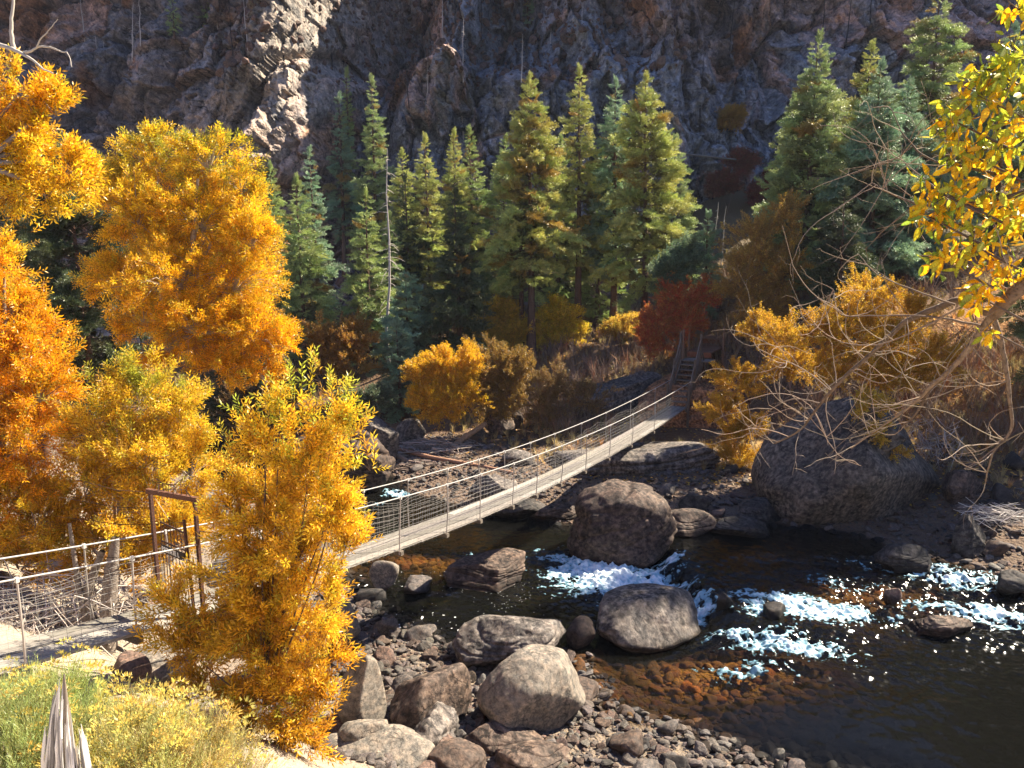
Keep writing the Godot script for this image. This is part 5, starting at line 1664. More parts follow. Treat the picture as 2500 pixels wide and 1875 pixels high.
	leafy_tree("willow_tree", "nearest willow, gold with green shoots on top, standing in front of the footbridge", "tree", "autumn trees on the near bank", Vector3(-3.66, 2.28, -9.35) * Vector3(1, 0, 1) + Vector3(0, ground(-3.66, 9.35), 0), [[Vector3(-3.29, 4.53, -9.96), Vector3(0.58, 0.52, 0.55), 185], [Vector3(-3.45, 5.13, -9.97), Vector3(0.51, 0.45, 0.48), 141], [Vector3(-2.63, 5.56, -10.05), Vector3(0.45, 0.51, 0.48), 141], [Vector3(-2.94, 6.06, -10.14), Vector3(0.51, 0.38, 0.45), 121], [Vector3(-3.45, 4.01, -9.76), Vector3(0.57, 0.51, 0.54), 182], [Vector3(-4.46, 3.64, -9.70), Vector3(0.38, 0.38, 0.38), 91], [Vector3(-4.65, 4.14, -9.79), Vector3(0.29, 0.32, 0.30), 56], [Vector3(-3.32, 2.46, -9.48), Vector3(0.70, 0.35, 0.53), 153], [Vector3(-4.20, 2.96, -9.57), Vector3(0.38, 0.32, 0.35), 75], [Vector3(-3.25, 3.05, -10.00), Vector3(0.80, 0.60, 0.70), 294], [Vector3(-3.35, 3.64, -10.21), Vector3(0.94, 0.60, 0.77), 349], [Vector3(-2.94, 6.50, -10.22), Vector3(0.45, 0.35, 0.40), 97], [Vector3(-2.41, 6.46, -10.21), Vector3(0.27, 0.37, 0.32), 61], [Vector3(-3.38, 6.12, -10.15), Vector3(0.38, 0.38, 0.38), 91], [Vector3(-2.69, 6.00, -10.13), Vector3(0.61, 0.42, 0.51), 156], [Vector3(-3.29, 5.40, -10.32), Vector3(0.72, 0.53, 0.62), 235], [Vector3(-2.44, 5.44, -10.02), Vector3(0.48, 0.45, 0.46), 132], [Vector3(-3.70, 5.25, -9.99), Vector3(0.45, 0.45, 0.45), 123], [Vector3(-2.94, 4.88, -9.92), Vector3(0.77, 0.51, 0.64), 242], [Vector3(-2.31, 4.82, -9.91), Vector3(0.29, 0.38, 0.34), 68], [Vector3(-3.90, 4.55, -10.07), Vector3(0.52, 0.42, 0.47), 136], [Vector3(-3.29, 4.12, -10.09), Vector3(0.79, 0.53, 0.66), 256], [Vector3(-2.56, 4.14, -9.79), Vector3(0.35, 0.51, 0.43), 111], [Vector3(-4.08, 4.01, -9.76), Vector3(0.45, 0.38, 0.42), 106], [Vector3(-3.45, 3.58, -9.69), Vector3(0.70, 0.51, 0.61), 222], [Vector3(-2.90, 3.23, -9.93), Vector3(0.53, 0.59, 0.56), 192], [Vector3(-4.27, 3.45, -9.66), Vector3(0.38, 0.32, 0.35), 75], [Vector3(-3.19, 2.89, -9.56), Vector3(0.64, 0.45, 0.54), 177], [Vector3(-2.63, 2.77, -9.54), Vector3(0.26, 0.51, 0.38), 80], [Vector3(-3.70, 2.77, -9.54), Vector3(0.38, 0.38, 0.38), 91], [Vector3(-2.94, 2.34, -9.46), Vector3(0.38, 0.26, 0.32), 60], [Vector3(-2.60, 7.23, -10.25), Vector3(0.16, 0.21, 0.16), 7], [Vector3(-2.26, 7.01, -10.21), Vector3(0.16, 0.21, 0.16), 7], [Vector3(-3.13, 6.98, -10.20), Vector3(0.16, 0.21, 0.16), 7], [Vector3(-2.91, 7.01, -10.21), Vector3(0.16, 0.21, 0.16), 7], [Vector3(-2.48, 6.89, -10.19), Vector3(0.16, 0.21, 0.16), 7], [Vector3(-3.29, 6.74, -10.16), Vector3(0.16, 0.21, 0.16), 7], [Vector3(-3.48, 6.67, -10.15), Vector3(0.16, 0.21, 0.16), 7], [Vector3(-3.66, 6.46, -10.11), Vector3(0.16, 0.21, 0.16), 7], [Vector3(-3.85, 6.18, -10.06), Vector3(0.16, 0.21, 0.16), 7], [Vector3(-2.16, 6.70, -10.15), Vector3(0.16, 0.21, 0.16), 7], [Vector3(-2.04, 6.52, -10.12), Vector3(0.16, 0.21, 0.16), 7], [Vector3(-2.76, 6.89, -10.19), Vector3(0.16, 0.21, 0.16), 7], [Vector3(-1.91, 6.03, -10.03), Vector3(0.16, 0.21, 0.16), 7], [Vector3(-2.16, 6.34, -10.09), Vector3(0.16, 0.21, 0.16), 7], [Vector3(-3.79, 6.03, -10.03), Vector3(0.16, 0.21, 0.16), 7]], func(t, r, _d): return autumn(t, r, Color(0.66, 0.36, 0.02), Color(0.94, 0.64, 0.035), Color(0.42, 0.52, 0.06), 0.8), {"limbs": 0.4, "wood_every": 4, "trunk": 0.045, "fork": 0.12, "bark": Color(0.11, 0.075, 0.055), "leaf": "sprig1", "size": 0.78, "shell": 0.6})
	overhang()

func overhang() -> void:
	var o := base("overhanging_tree", Vector3(5.6, 9.0, -4.6))
	tag(o, "overhanging tree at right with bare curling twigs and large yellow and green leaves", "tree")
	var at := o.position
	var col := Color(0.13, 0.092, 0.068)
	var limbs := [
		[[Vector3(3.86, 9.05, -5.30), Vector3(3.66, 8.71, -5.54), Vector3(3.62, 8.47, -5.80)], 0.075, 0.06],
		[[Vector3(3.62, 8.47, -5.80), Vector3(3.50, 8.56, -6.04), Vector3(3.38, 8.46, -6.25), Vector3(3.29, 8.34, -6.46), Vector3(3.13, 8.07, -6.64), Vector3(2.96, 7.79, -6.82), Vector3(2.86, 7.54, -7.00), Vector3(2.76, 7.25, -7.18), Vector3(2.58, 7.06, -7.37)], 0.045, 0.008],
		[[Vector3(3.62, 8.47, -5.80), Vector3(3.63, 8.27, -6.00), Vector3(3.60, 8.03, -6.19), Vector3(3.54, 7.82, -6.39), Vector3(3.51, 7.63, -6.59), Vector3(3.37, 7.39, -6.79), Vector3(3.17, 7.12, -6.98)], 0.04, 0.008],
		[[Vector3(3.59, 7.81, -6.49), Vector3(3.56, 7.56, -6.60), Vector3(3.50, 7.39, -6.72)], 0.022, 0.006],
		[[Vector3(3.62, 8.47, -5.80), Vector3(3.75, 8.19, -5.83), Vector3(3.85, 7.82, -5.84), Vector3(3.91, 7.55, -5.88), Vector3(3.82, 7.37, -5.92), Vector3(3.81, 7.10, -5.96)], 0.03, 0.006],
		[[Vector3(3.67, 9.39, -5.56), Vector3(3.70, 9.44, -5.73), Vector3(3.38, 9.56, -5.92), Vector3(3.18, 9.64, -6.09), Vector3(3.08, 9.83, -6.29), Vector3(3.05, 10.07, -6.50)], 0.02, 0.004],
		[[Vector3(3.67, 9.39, -5.56), Vector3(3.55, 9.32, -5.75), Vector3(3.29, 9.28, -5.95), Vector3(3.14, 9.31, -6.15), Vector3(3.02, 9.41, -6.38), Vector3(2.99, 9.50, -6.60)], 0.028, 0.005],
		[[Vector3(3.56, 9.55, -5.79), Vector3(3.56, 9.89, -5.90), Vector3(3.58, 10.55, -6.08)], 0.012, 0.003],
		[[Vector3(3.32, 9.28, -5.95), Vector3(3.22, 9.44, -6.08), Vector3(3.07, 9.61, -6.21), Vector3(3.04, 9.72, -6.33)], 0.012, 0.003],
		[[Vector3(3.07, 9.42, -6.48), Vector3(3.05, 9.58, -6.56), Vector3(3.03, 9.74, -6.64)], 0.008, 0.003],
		[[Vector3(3.59, 8.38, -5.88), Vector3(3.34, 8.43, -6.17), Vector3(3.06, 8.41, -6.45), Vector3(2.87, 8.40, -6.73), Vector3(2.92, 8.59, -7.04)], 0.014, 0.003],
		[[Vector3(3.39, 8.54, -5.91), Vector3(3.25, 8.63, -6.24), Vector3(3.08, 8.75, -6.56), Vector3(3.06, 8.91, -6.90)], 0.012, 0.003],
		[[Vector3(3.43, 8.52, -5.91), Vector3(3.26, 8.33, -6.15), Vector3(3.06, 8.17, -6.41), Vector3(2.83, 8.18, -6.69), Vector3(2.87, 8.36, -7.00)], 0.012, 0.003],
		[[Vector3(2.92, 7.51, -7.15), Vector3(2.71, 7.54, -7.23), Vector3(2.51, 7.43, -7.29), Vector3(2.38, 7.24, -7.33), Vector3(2.33, 7.42, -7.44)], 0.01, 0.003],
		[[Vector3(2.98, 7.65, -7.07), Vector3(2.79, 7.81, -7.16), Vector3(2.56, 7.92, -7.24), Vector3(2.36, 8.01, -7.32), Vector3(2.43, 8.05, -7.39), Vector3(2.63, 8.00, -7.44)], 0.008, 0.003],
		[[Vector3(2.80, 7.22, -7.30), Vector3(2.57, 7.26, -7.37), Vector3(2.34, 7.22, -7.43), Vector3(2.26, 7.45, -7.55)], 0.008, 0.003],
		[[Vector3(2.86, 7.34, -7.22), Vector3(2.60, 7.51, -7.28), Vector3(2.53, 7.75, -7.34), Vector3(2.69, 7.87, -7.39), Vector3(2.85, 7.77, -7.40)], 0.008, 0.003],
		[[Vector3(2.87, 7.44, -7.14), Vector3(2.97, 7.20, -7.09), Vector3(3.12, 7.01, -7.06), Vector3(3.31, 6.93, -7.04)], 0.008, 0.003],
		[[Vector3(3.08, 7.87, -6.91), Vector3(3.29, 7.77, -6.82), Vector3(3.46, 7.85, -6.77), Vector3(3.63, 8.08, -6.74)], 0.008, 0.003]]
	var tr := Buf.new()
	tr.tube([Vector3(0.8, -3.5, -0.6), Vector3(0.2, -1.5, -0.3), Vector3(-0.1, 0.2, 0.1), limbs[0][0][0] - at], [0.2, 0.16, 0.12, 0.075], 9, col)
	put("trunk", tr.mesh(), M.bark, o)
	var curls := Buf.new()
	for l in limbs:
		var p := smooth_path(l[0], at)
		var r := PackedFloat32Array()
		for k in p.size(): r.append(0.8 * lerpf(l[1], l[2], pow(k / float(p.size() - 1), 0.8)))
		var b := Buf.new()
		b.tube(p, r, 7 if l[1] > 0.015 else 5, col.lerp(Color(0.27, 0.20, 0.145), rf(0.0, 0.8)))
		put("limb", b.mesh(), M.bark if l[1] > 0.015 else M.wood, o)
		# curling bare twigs
		for k in int(p.size() * (0.55 if l[1] > 0.012 else 0.25)):
			var i := rng.randi_range(p.size() / 3, p.size() - 1)
			if p[i].x + at.x > 4.0: continue
			var dir := (rdir() + Vector3(-0.7, 0.2, -0.2)).normalized()
			var turn := rdir()
			var bend := rf(-0.3, 0.3)
			var q := PackedVector3Array([p[i]])
			var rr := PackedFloat32Array([0.004])
			var n := rng.randi_range(5, 11)
			var step := rf(0.05, 0.11)
			for s in n:
				dir = (dir.rotated(turn, bend) + rdir() * 0.2).normalized()
				q.append(q[-1] + dir * step)
				rr.append(lerpf(0.004, 0.0016, (s + 1.0) / n))
			for f in 3:
				var at_ := rng.randi_range(2, q.size() - 1)
				var e := (dir + rdir() * 1.2).normalized()
				curls.tube([q[at_], q[at_] + e * 0.06 + rdir() * 0.012, q[at_] + e * rf(0.1, 0.2) + rdir() * 0.03], [0.0018, 0.0014, 0.0008], 3, Color(0.26, 0.2, 0.15), false)
			curls.tube(q, rr, 4, jit(Color(0.25, 0.19, 0.14), 0.35), false)
	put("twigs", curls.mesh(), M.wood, o)
	# large leaves, the nearest ones a part each
	var kinds := []
	for k in 5:
		var b := Buf.new()
		var bend := rf(-0.25, 0.25)
		var w := rf(0.36, 0.5)
		for s in [-1.0, 1.0]:
			var prev := [Vector3.ZERO, Vector3.ZERO]
			for j in 6:
				var t := (j + 1) / 6.0
				var mid := Vector3(0, t, -0.22 * t * t + bend * t * (1 - t))
				var edge := mid + Vector3(s * w * 0.5 * pow(sin(PI * pow(t, 0.8)), 0.8) if j < 5 else 0.0, 0, 0.05 * sin(PI * t))
				b.tri(prev[0], prev[1], edge, Color(1, 0.82, 0.7) * rf(0.6, 1.05))
				if j < 5: b.tri(prev[0], edge, mid, Color.WHITE)
				else: b.tri(prev[0], prev[1], mid, Color.WHITE)
				prev = [mid, edge]
		b.tube([Vector3(0, -0.18, 0.02), Vector3(0, 0.1, 0)], [0.012, 0.01], 3, Color(0.7, 0.6, 0.3), false)
		kinds.append(b.mesh())
	var mats := []
	for c in [Color(0.95, 0.58, 0.015), Color(0.95, 0.68, 0.03), Color(0.90, 0.48, 0.012), Color(0.52, 0.58, 0.045), Color(0.26, 0.40, 0.05), Color(0.72, 0.66, 0.04)]:
		var m := leafy(0.95, 0.5, 0.35)
		m.albedo_color = c.linear_to_srgb()
		mats.append(m)
	var lumps: Array = [[Vector3(3.04, 9.19, -5.73), Vector3(0.14, 0.12, 0.13), 60], [Vector3(3.01, 9.42, -5.77), Vector3(0.11, 0.09, 0.10), 60], [Vector3(3.21, 9.88, -5.85), Vector3(0.14, 0.19, 0.16), 60], [Vector3(3.11, 8.89, -5.67), Vector3(0.15, 0.12, 0.14), 60], [Vector3(3.38, 8.63, -5.62), Vector3(0.19, 0.12, 0.15), 60], [Vector3(3.65, 10.35, -5.94), Vector3(0.15, 0.19, 0.17), 60], [Vector3(3.45, 10.25, -5.92), Vector3(0.14, 0.12, 0.13), 60], [Vector3(3.68, 10.68, -6.00), Vector3(0.15, 0.09, 0.12), 60], [Vector3(3.41, 10.05, -5.88), Vector3(0.19, 0.22, 0.20), 60], [Vector3(3.62, 10.12, -5.89), Vector3(0.19, 0.22, 0.20), 60], [Vector3(3.31, 9.65, -5.81), Vector3(0.19, 0.19, 0.19), 60], [Vector3(3.58, 9.69, -5.82), Vector3(0.22, 0.22, 0.22), 60], [Vector3(3.18, 9.35, -5.76), Vector3(0.19, 0.14, 0.16), 60], [Vector3(3.48, 9.32, -5.75), Vector3(0.25, 0.19, 0.22), 60], [Vector3(3.68, 9.16, -5.72), Vector3(0.22, 0.22, 0.22), 60], [Vector3(3.35, 8.99, -5.69), Vector3(0.22, 0.15, 0.19), 60], [Vector3(3.55, 8.79, -5.65), Vector3(0.19, 0.14, 0.16), 60], [Vector3(3.21, 9.16, -5.72), Vector3(0.14, 0.12, 0.13), 60], [Vector3(3.48, 8.38, -5.58), Vector3(0.09, 0.08, 0.08), 60]]
	var xs := []
	var cs := PackedColorArray()
	for l in lumps:
		var stem := Buf.new()
		for k in 5:
			var d := rdir()
			stem.tube([l[0] - at + d * l[1] * 0.9, l[0] - at, l[0] - at + Vector3(0.35, -0.2, 0.1)], [0.003, 0.005, 0.01], 4, col, false)
		put("twigs", stem.mesh(), M.wood, o)
		var n := int(l[1].x * l[1].y * 1900)
		for k in n:
			var pos: Vector3 = l[0] - at + rdir() * l[1] * pow(rng.randf(), 0.4)
			var y := (pos.y + at.y - 7.2) / 3.0
			var t := Transform3D(along(Vector3(rf(-0.7, 0.4), rf(-1.0, 0.5), rf(-0.5, 0.5)), rf(0, TAU), rf(0.07, 0.125)), pos)
			if k < 28:
				var q := put("leaf", kinds[k % 5], mats[(3 + rng.randi() % 3) if rng.randf() < y * 0.75 else rng.randi() % 3], o)
				q.transform = t
			else:
				xs.append(t)
				cs.append(jit(Color(0.45, 0.52, 0.05) if rng.randf() < y * 0.7 else Color(0.94, 0.60, 0.02), 0.25, 0.1))
	multi("crown", kinds[0], M.leaf, xs, cs, o)
	# bare branch at upper left
	var g := base("bare_branch", Vector3(-6.15, 11.30, -9.57))
	tag(g, "bare grey forked branch reaching in at the upper left corner", "branch")
	for l in [[[Vector3(-6.15, 11.33, -9.57), Vector3(-5.94, 11.27, -9.49), Vector3(-5.74, 11.20, -9.41), Vector3(-5.57, 11.12, -9.33), Vector3(-5.41, 11.03, -9.25), Vector3(-5.28, 10.94, -9.16), Vector3(-5.12, 10.87, -9.08)], 0.030, 0.006], [[Vector3(-5.76, 11.22, -9.45), Vector3(-5.76, 11.37, -9.44), Vector3(-5.74, 11.54, -9.44), Vector3(-5.69, 11.78, -9.45)], 0.026, 0.015], [[Vector3(-5.58, 11.15, -9.34), Vector3(-5.47, 11.16, -9.30), Vector3(-5.36, 11.20, -9.28), Vector3(-5.20, 11.18, -9.24), Vector3(-5.08, 11.13, -9.20), Vector3(-4.98, 11.10, -9.16), Vector3(-4.91, 10.94, -9.09)], 0.016, 0.004], [[Vector3(-5.41, 11.18, -9.29), Vector3(-5.33, 11.26, -9.25), Vector3(-5.21, 11.35, -9.22), Vector3(-5.07, 11.47, -9.19)], 0.011, 0.004]]:
		var p := smooth_path(l[0], g.position)
		var r := PackedFloat32Array()
		for k in p.size(): r.append(lerpf(l[1], l[2], k / float(p.size() - 1)))
		var b := Buf.new()
		b.tube(p, r, 7, Color(0.42, 0.37, 0.31))
		put("limb", b.mesh(), M.wood, g)

func smooth_path(l: Array, off: Vector3) -> PackedVector3Array:
	var out := PackedVector3Array()
	for k in l.size() - 1:
		var a: Vector3 = l[maxi(k - 1, 0)]
		var b: Vector3 = l[k]
		var c: Vector3 = l[k + 1]
		var d: Vector3 = l[mini(k + 2, l.size() - 1)]
		for s in 5:
			out.append(b.cubic_interpolate(c, a, d, s / 5.0) - off + rdir() * 0.004)
	out.append(Vector3(l[-1]) - off)
	return out

func place_shrubs() -> void:
	shrub("golden yellow bush on the far bank beside the round boulder", "bush", "bushes of the far bank", [[Vector3(-2.90, 3.86, -32.61), Vector3(1.10, 0.82, 0.96), 1349], [Vector3(-3.69, 3.47, -32.54), Vector3(0.82, 0.73, 0.78), 899], [Vector3(-2.30, 2.69, -32.39), Vector3(0.82, 1.10, 0.96), 1349], [Vector3(-3.29, 2.30, -32.32), Vector3(1.00, 0.91, 0.96), 1374], [Vector3(-1.90, 3.86, -32.61), Vector3(0.46, 0.82, 0.64), 562]], Color(0.899, 0.580, 0.029), Color(0.754, 0.435, 0.022), {"size": 1.22})
	shrub("thin brown and olive bush right of the golden bush", "bush", "bushes of the far bank", [[Vector3(-0.63, 3.71, -33.60), Vector3(1.13, 0.94, 1.03), 954], [Vector3(-0.12, 2.50, -33.38), Vector3(0.94, 1.13, 1.03), 954], [Vector3(-1.14, 2.50, -33.38), Vector3(0.75, 1.13, 0.94), 763], [Vector3(0.49, 3.51, -33.56), Vector3(0.75, 0.75, 0.75), 509]], Color(0.435, 0.261, 0.043), Color(0.290, 0.189, 0.058), {"size": 1.26})
	shrub("russet thinly leaved bush behind the driftwood", "bush", "bushes of the far bank", [[Vector3(-8.14, 3.68, -36.64), Vector3(1.23, 1.02, 1.13), 1319], [Vector3(-9.03, 4.33, -36.76), Vector3(0.92, 1.02, 0.97), 989], [Vector3(-7.47, 4.55, -36.80), Vector3(0.82, 0.92, 0.87), 791]], Color(0.522, 0.290, 0.043), Color(0.406, 0.203, 0.043), {"size": 1.37})
	shrub("yellow bush behind the bare trunk of the golden tipped spruce", "bush", "bushes of the far bank", [[Vector3(-0.54, 5.10, -43.00), Vector3(1.07, 1.07, 1.07), 1718], [Vector3(0.10, 4.09, -42.81), Vector3(1.19, 0.95, 1.07), 1696], [Vector3(-1.19, 3.58, -42.72), Vector3(1.19, 0.95, 1.07), 1696]], Color(0.870, 0.609, 0.058), Color(0.696, 0.493, 0.072), {"size": 1.59})
	shrub("bright yellow bush right of the bare trunk", "bush", "bushes of the far bank", [[Vector3(2.59, 4.80, -43.45), Vector3(1.20, 0.96, 1.08), 1736], [Vector3(1.80, 4.03, -43.31), Vector3(0.96, 0.84, 0.90), 1215], [Vector3(3.50, 4.03, -43.31), Vector3(0.84, 0.72, 0.78), 911]], Color(0.899, 0.696, 0.043), Color(0.725, 0.522, 0.043), {"size": 1.61})
	shrub("small yellow bush under the bluish fir", "bush", "bushes of the far bank", [[Vector3(6.19, 3.97, -43.81), Vector3(1.22, 0.61, 0.91), 1110], [Vector3(6.98, 4.36, -43.88), Vector3(0.73, 0.61, 0.67), 666]], Color(0.870, 0.638, 0.087), Color(0.652, 0.435, 0.072), {"size": 1.63})
	shrub("red and orange bush beside the head of the steps", "bush", "bushes of the far bank", [[Vector3(8.32, 6.46, -38.16), Vector3(1.16, 0.95, 1.05), 737], [Vector3(7.17, 5.11, -37.92), Vector3(1.05, 1.05, 1.05), 745], [Vector3(8.54, 5.11, -37.92), Vector3(0.95, 1.16, 1.05), 737], [Vector3(9.46, 6.46, -38.16), Vector3(0.53, 0.84, 0.68), 298], [Vector3(6.72, 4.10, -37.73), Vector3(0.84, 0.63, 0.74), 357]], Color(0.609, 0.087, 0.036), Color(0.667, 0.348, 0.087), {"size": 1.41})
	shrub("tall purple-brown bush with a yellow top behind the steps", "bush", "bushes of the far bank", [[Vector3(11.88, 9.15, -37.63), Vector3(1.43, 1.43, 1.43), 1046], [Vector3(13.21, 10.24, -37.83), Vector3(0.92, 1.23, 1.07), 576], [Vector3(10.99, 7.40, -37.32), Vector3(1.13, 1.43, 1.28), 822], [Vector3(12.99, 7.62, -37.36), Vector3(1.23, 1.64, 1.43), 1025], [Vector3(11.88, 6.09, -37.08), Vector3(1.23, 1.02, 1.13), 640]], Color(0.667, 0.435, 0.072), Color(0.435, 0.275, 0.087), {"size": 1.37})
	shrub("large amber bush over the huge lichen spotted boulder", "bush", "bushes of the far bank", [[Vector3(12.47, 6.83, -27.56), Vector3(1.22, 1.06, 1.14), 1165], [Vector3(14.12, 6.51, -27.50), Vector3(1.06, 1.06, 1.06), 1020], [Vector3(11.14, 5.86, -27.38), Vector3(1.06, 1.06, 1.06), 1020], [Vector3(13.13, 5.37, -27.29), Vector3(1.37, 1.06, 1.22), 1311], [Vector3(14.95, 5.04, -27.23), Vector3(1.06, 0.91, 0.99), 874], [Vector3(11.47, 4.56, -27.14), Vector3(0.91, 0.76, 0.84), 624], [Vector3(14.12, 4.39, -27.11), Vector3(1.06, 0.68, 0.87), 655], [Vector3(9.65, 5.70, -27.35), Vector3(0.76, 0.76, 0.76), 520], [Vector3(13.13, 4.23, -27.08), Vector3(0.76, 0.76, 0.76), 520]], Color(0.754, 0.478, 0.036), Color(0.551, 0.304, 0.029), {"size": 1.02})
	shrub("yellow bush hanging below the boardwalk", "bush", "bushes of the far bank", [[Vector3(10.36, 4.49, -28.65), Vector3(0.96, 0.88, 0.92), 827], [Vector3(9.48, 5.69, -28.87), Vector3(0.96, 0.80, 0.88), 752], [Vector3(8.61, 3.80, -28.53), Vector3(0.88, 0.72, 0.80), 620], [Vector3(7.92, 2.77, -28.34), Vector3(0.72, 0.64, 0.68), 451], [Vector3(8.79, 2.08, -28.22), Vector3(0.88, 0.80, 0.84), 689], [Vector3(8.61, 1.06, -28.03), Vector3(0.80, 0.56, 0.68), 438]], Color(0.725, 0.450, 0.029), Color(0.493, 0.275, 0.029), {"size": 1.07})
	shrub("yellow bush trailing down the front of the huge boulder", "bush", "bushes of the far bank", [[Vector3(11.27, 3.37, -22.96), Vector3(0.37, 0.52, 0.44), 200], [Vector3(10.98, 4.07, -23.09), Vector3(0.52, 0.52, 0.52), 286], [Vector3(11.69, 2.74, -22.85), Vector3(0.37, 0.29, 0.33), 110]], Color(0.754, 0.522, 0.043), Color(0.580, 0.362, 0.043), {"size": 1.00})
	shrub("single round yellow bush at the foot of the right cliff", "bush", "bushes of the far bank", [[Vector3(17.74, 18.97, -64.83), Vector3(1.03, 0.82, 0.93), 1269]], Color(0.493, 0.290, 0.029), Color(0.406, 0.217, 0.029), {"size": 1.90})
	shrub("dark red bush on the scree above the tall purple-brown bush", "bush", "bushes of the far bank", [[Vector3(20.36, 13.69, -59.81), Vector3(1.28, 0.96, 1.12), 1852], [Vector3(18.97, 12.66, -59.62), Vector3(0.96, 0.80, 0.88), 1157]], Color(0.290, 0.051, 0.043), Color(0.232, 0.087, 0.043), {"size": 1.90})
	shrub("low red bush on the scree beside the charred pole", "bush", "bushes of the far bank", [[Vector3(15.83, 13.35, -59.74), Vector3(0.96, 0.80, 0.88), 1157], [Vector3(17.22, 15.07, -60.06), Vector3(0.96, 0.80, 0.88), 1157]], Color(0.261, 0.051, 0.036), Color(0.232, 0.102, 0.043), {"size": 1.90})
	shrub("pale red bush on the ledge at the top of the cliff", "bush", "bushes of the far bank", [[Vector3(9.64, 28.12, -74.63), Vector3(0.97, 0.58, 0.77), 843], [Vector3(11.11, 27.42, -74.50), Vector3(0.85, 0.46, 0.66), 593]], Color(0.435, 0.109, 0.087), Color(0.377, 0.145, 0.102), {"size": 1.90})
	shrub("green-grey willow bush left of the steps under the broad spruce", "bush", "bushes of the far bank", [[Vector3(7.86, 7.58, -38.37), Vector3(0.95, 1.05, 1.00), 1490], [Vector3(8.54, 8.25, -38.49), Vector3(0.74, 0.84, 0.79), 927]], Color(0.174, 0.246, 0.116), Color(0.145, 0.217, 0.131), {"size": 1.41})
	shrub("brown leafless bush on the bank above the long pale slab", "bush", "bushes of the far bank", [[Vector3(1.92, 2.90, -33.45), Vector3(1.13, 0.85, 0.99), 501], [Vector3(3.35, 2.30, -33.34), Vector3(1.13, 0.75, 0.94), 445], [Vector3(1.51, 1.90, -33.27), Vector3(0.94, 0.75, 0.85), 371]], Color(0.246, 0.145, 0.058), Color(0.348, 0.232, 0.072), {"size": 1.26})
	shrub("orange brown bush at the water side of the dark fir", "bush", "bushes of the far bank", [[Vector3(-11.82, 1.05, -35.15), Vector3(1.39, 1.19, 1.29), 1248], [Vector3(-12.68, 1.91, -35.30), Vector3(1.00, 1.00, 1.00), 743], [Vector3(-10.95, 1.91, -35.30), Vector3(1.00, 1.00, 1.00), 743]], Color(0.232, 0.131, 0.043), Color(0.145, 0.087, 0.029), {"size": 1.33})
	shrub("small dark green bush above the large grey-brown boulder", "bush", "bushes of the far bank", [[Vector3(-6.53, 2.00, -34.81), Vector3(0.79, 0.49, 0.64), 578], [Vector3(-7.38, 1.79, -34.77), Vector3(0.59, 0.43, 0.51), 381]], Color(0.131, 0.174, 0.087), Color(0.174, 0.217, 0.131), {"size": 1.31})
	undergrowth()

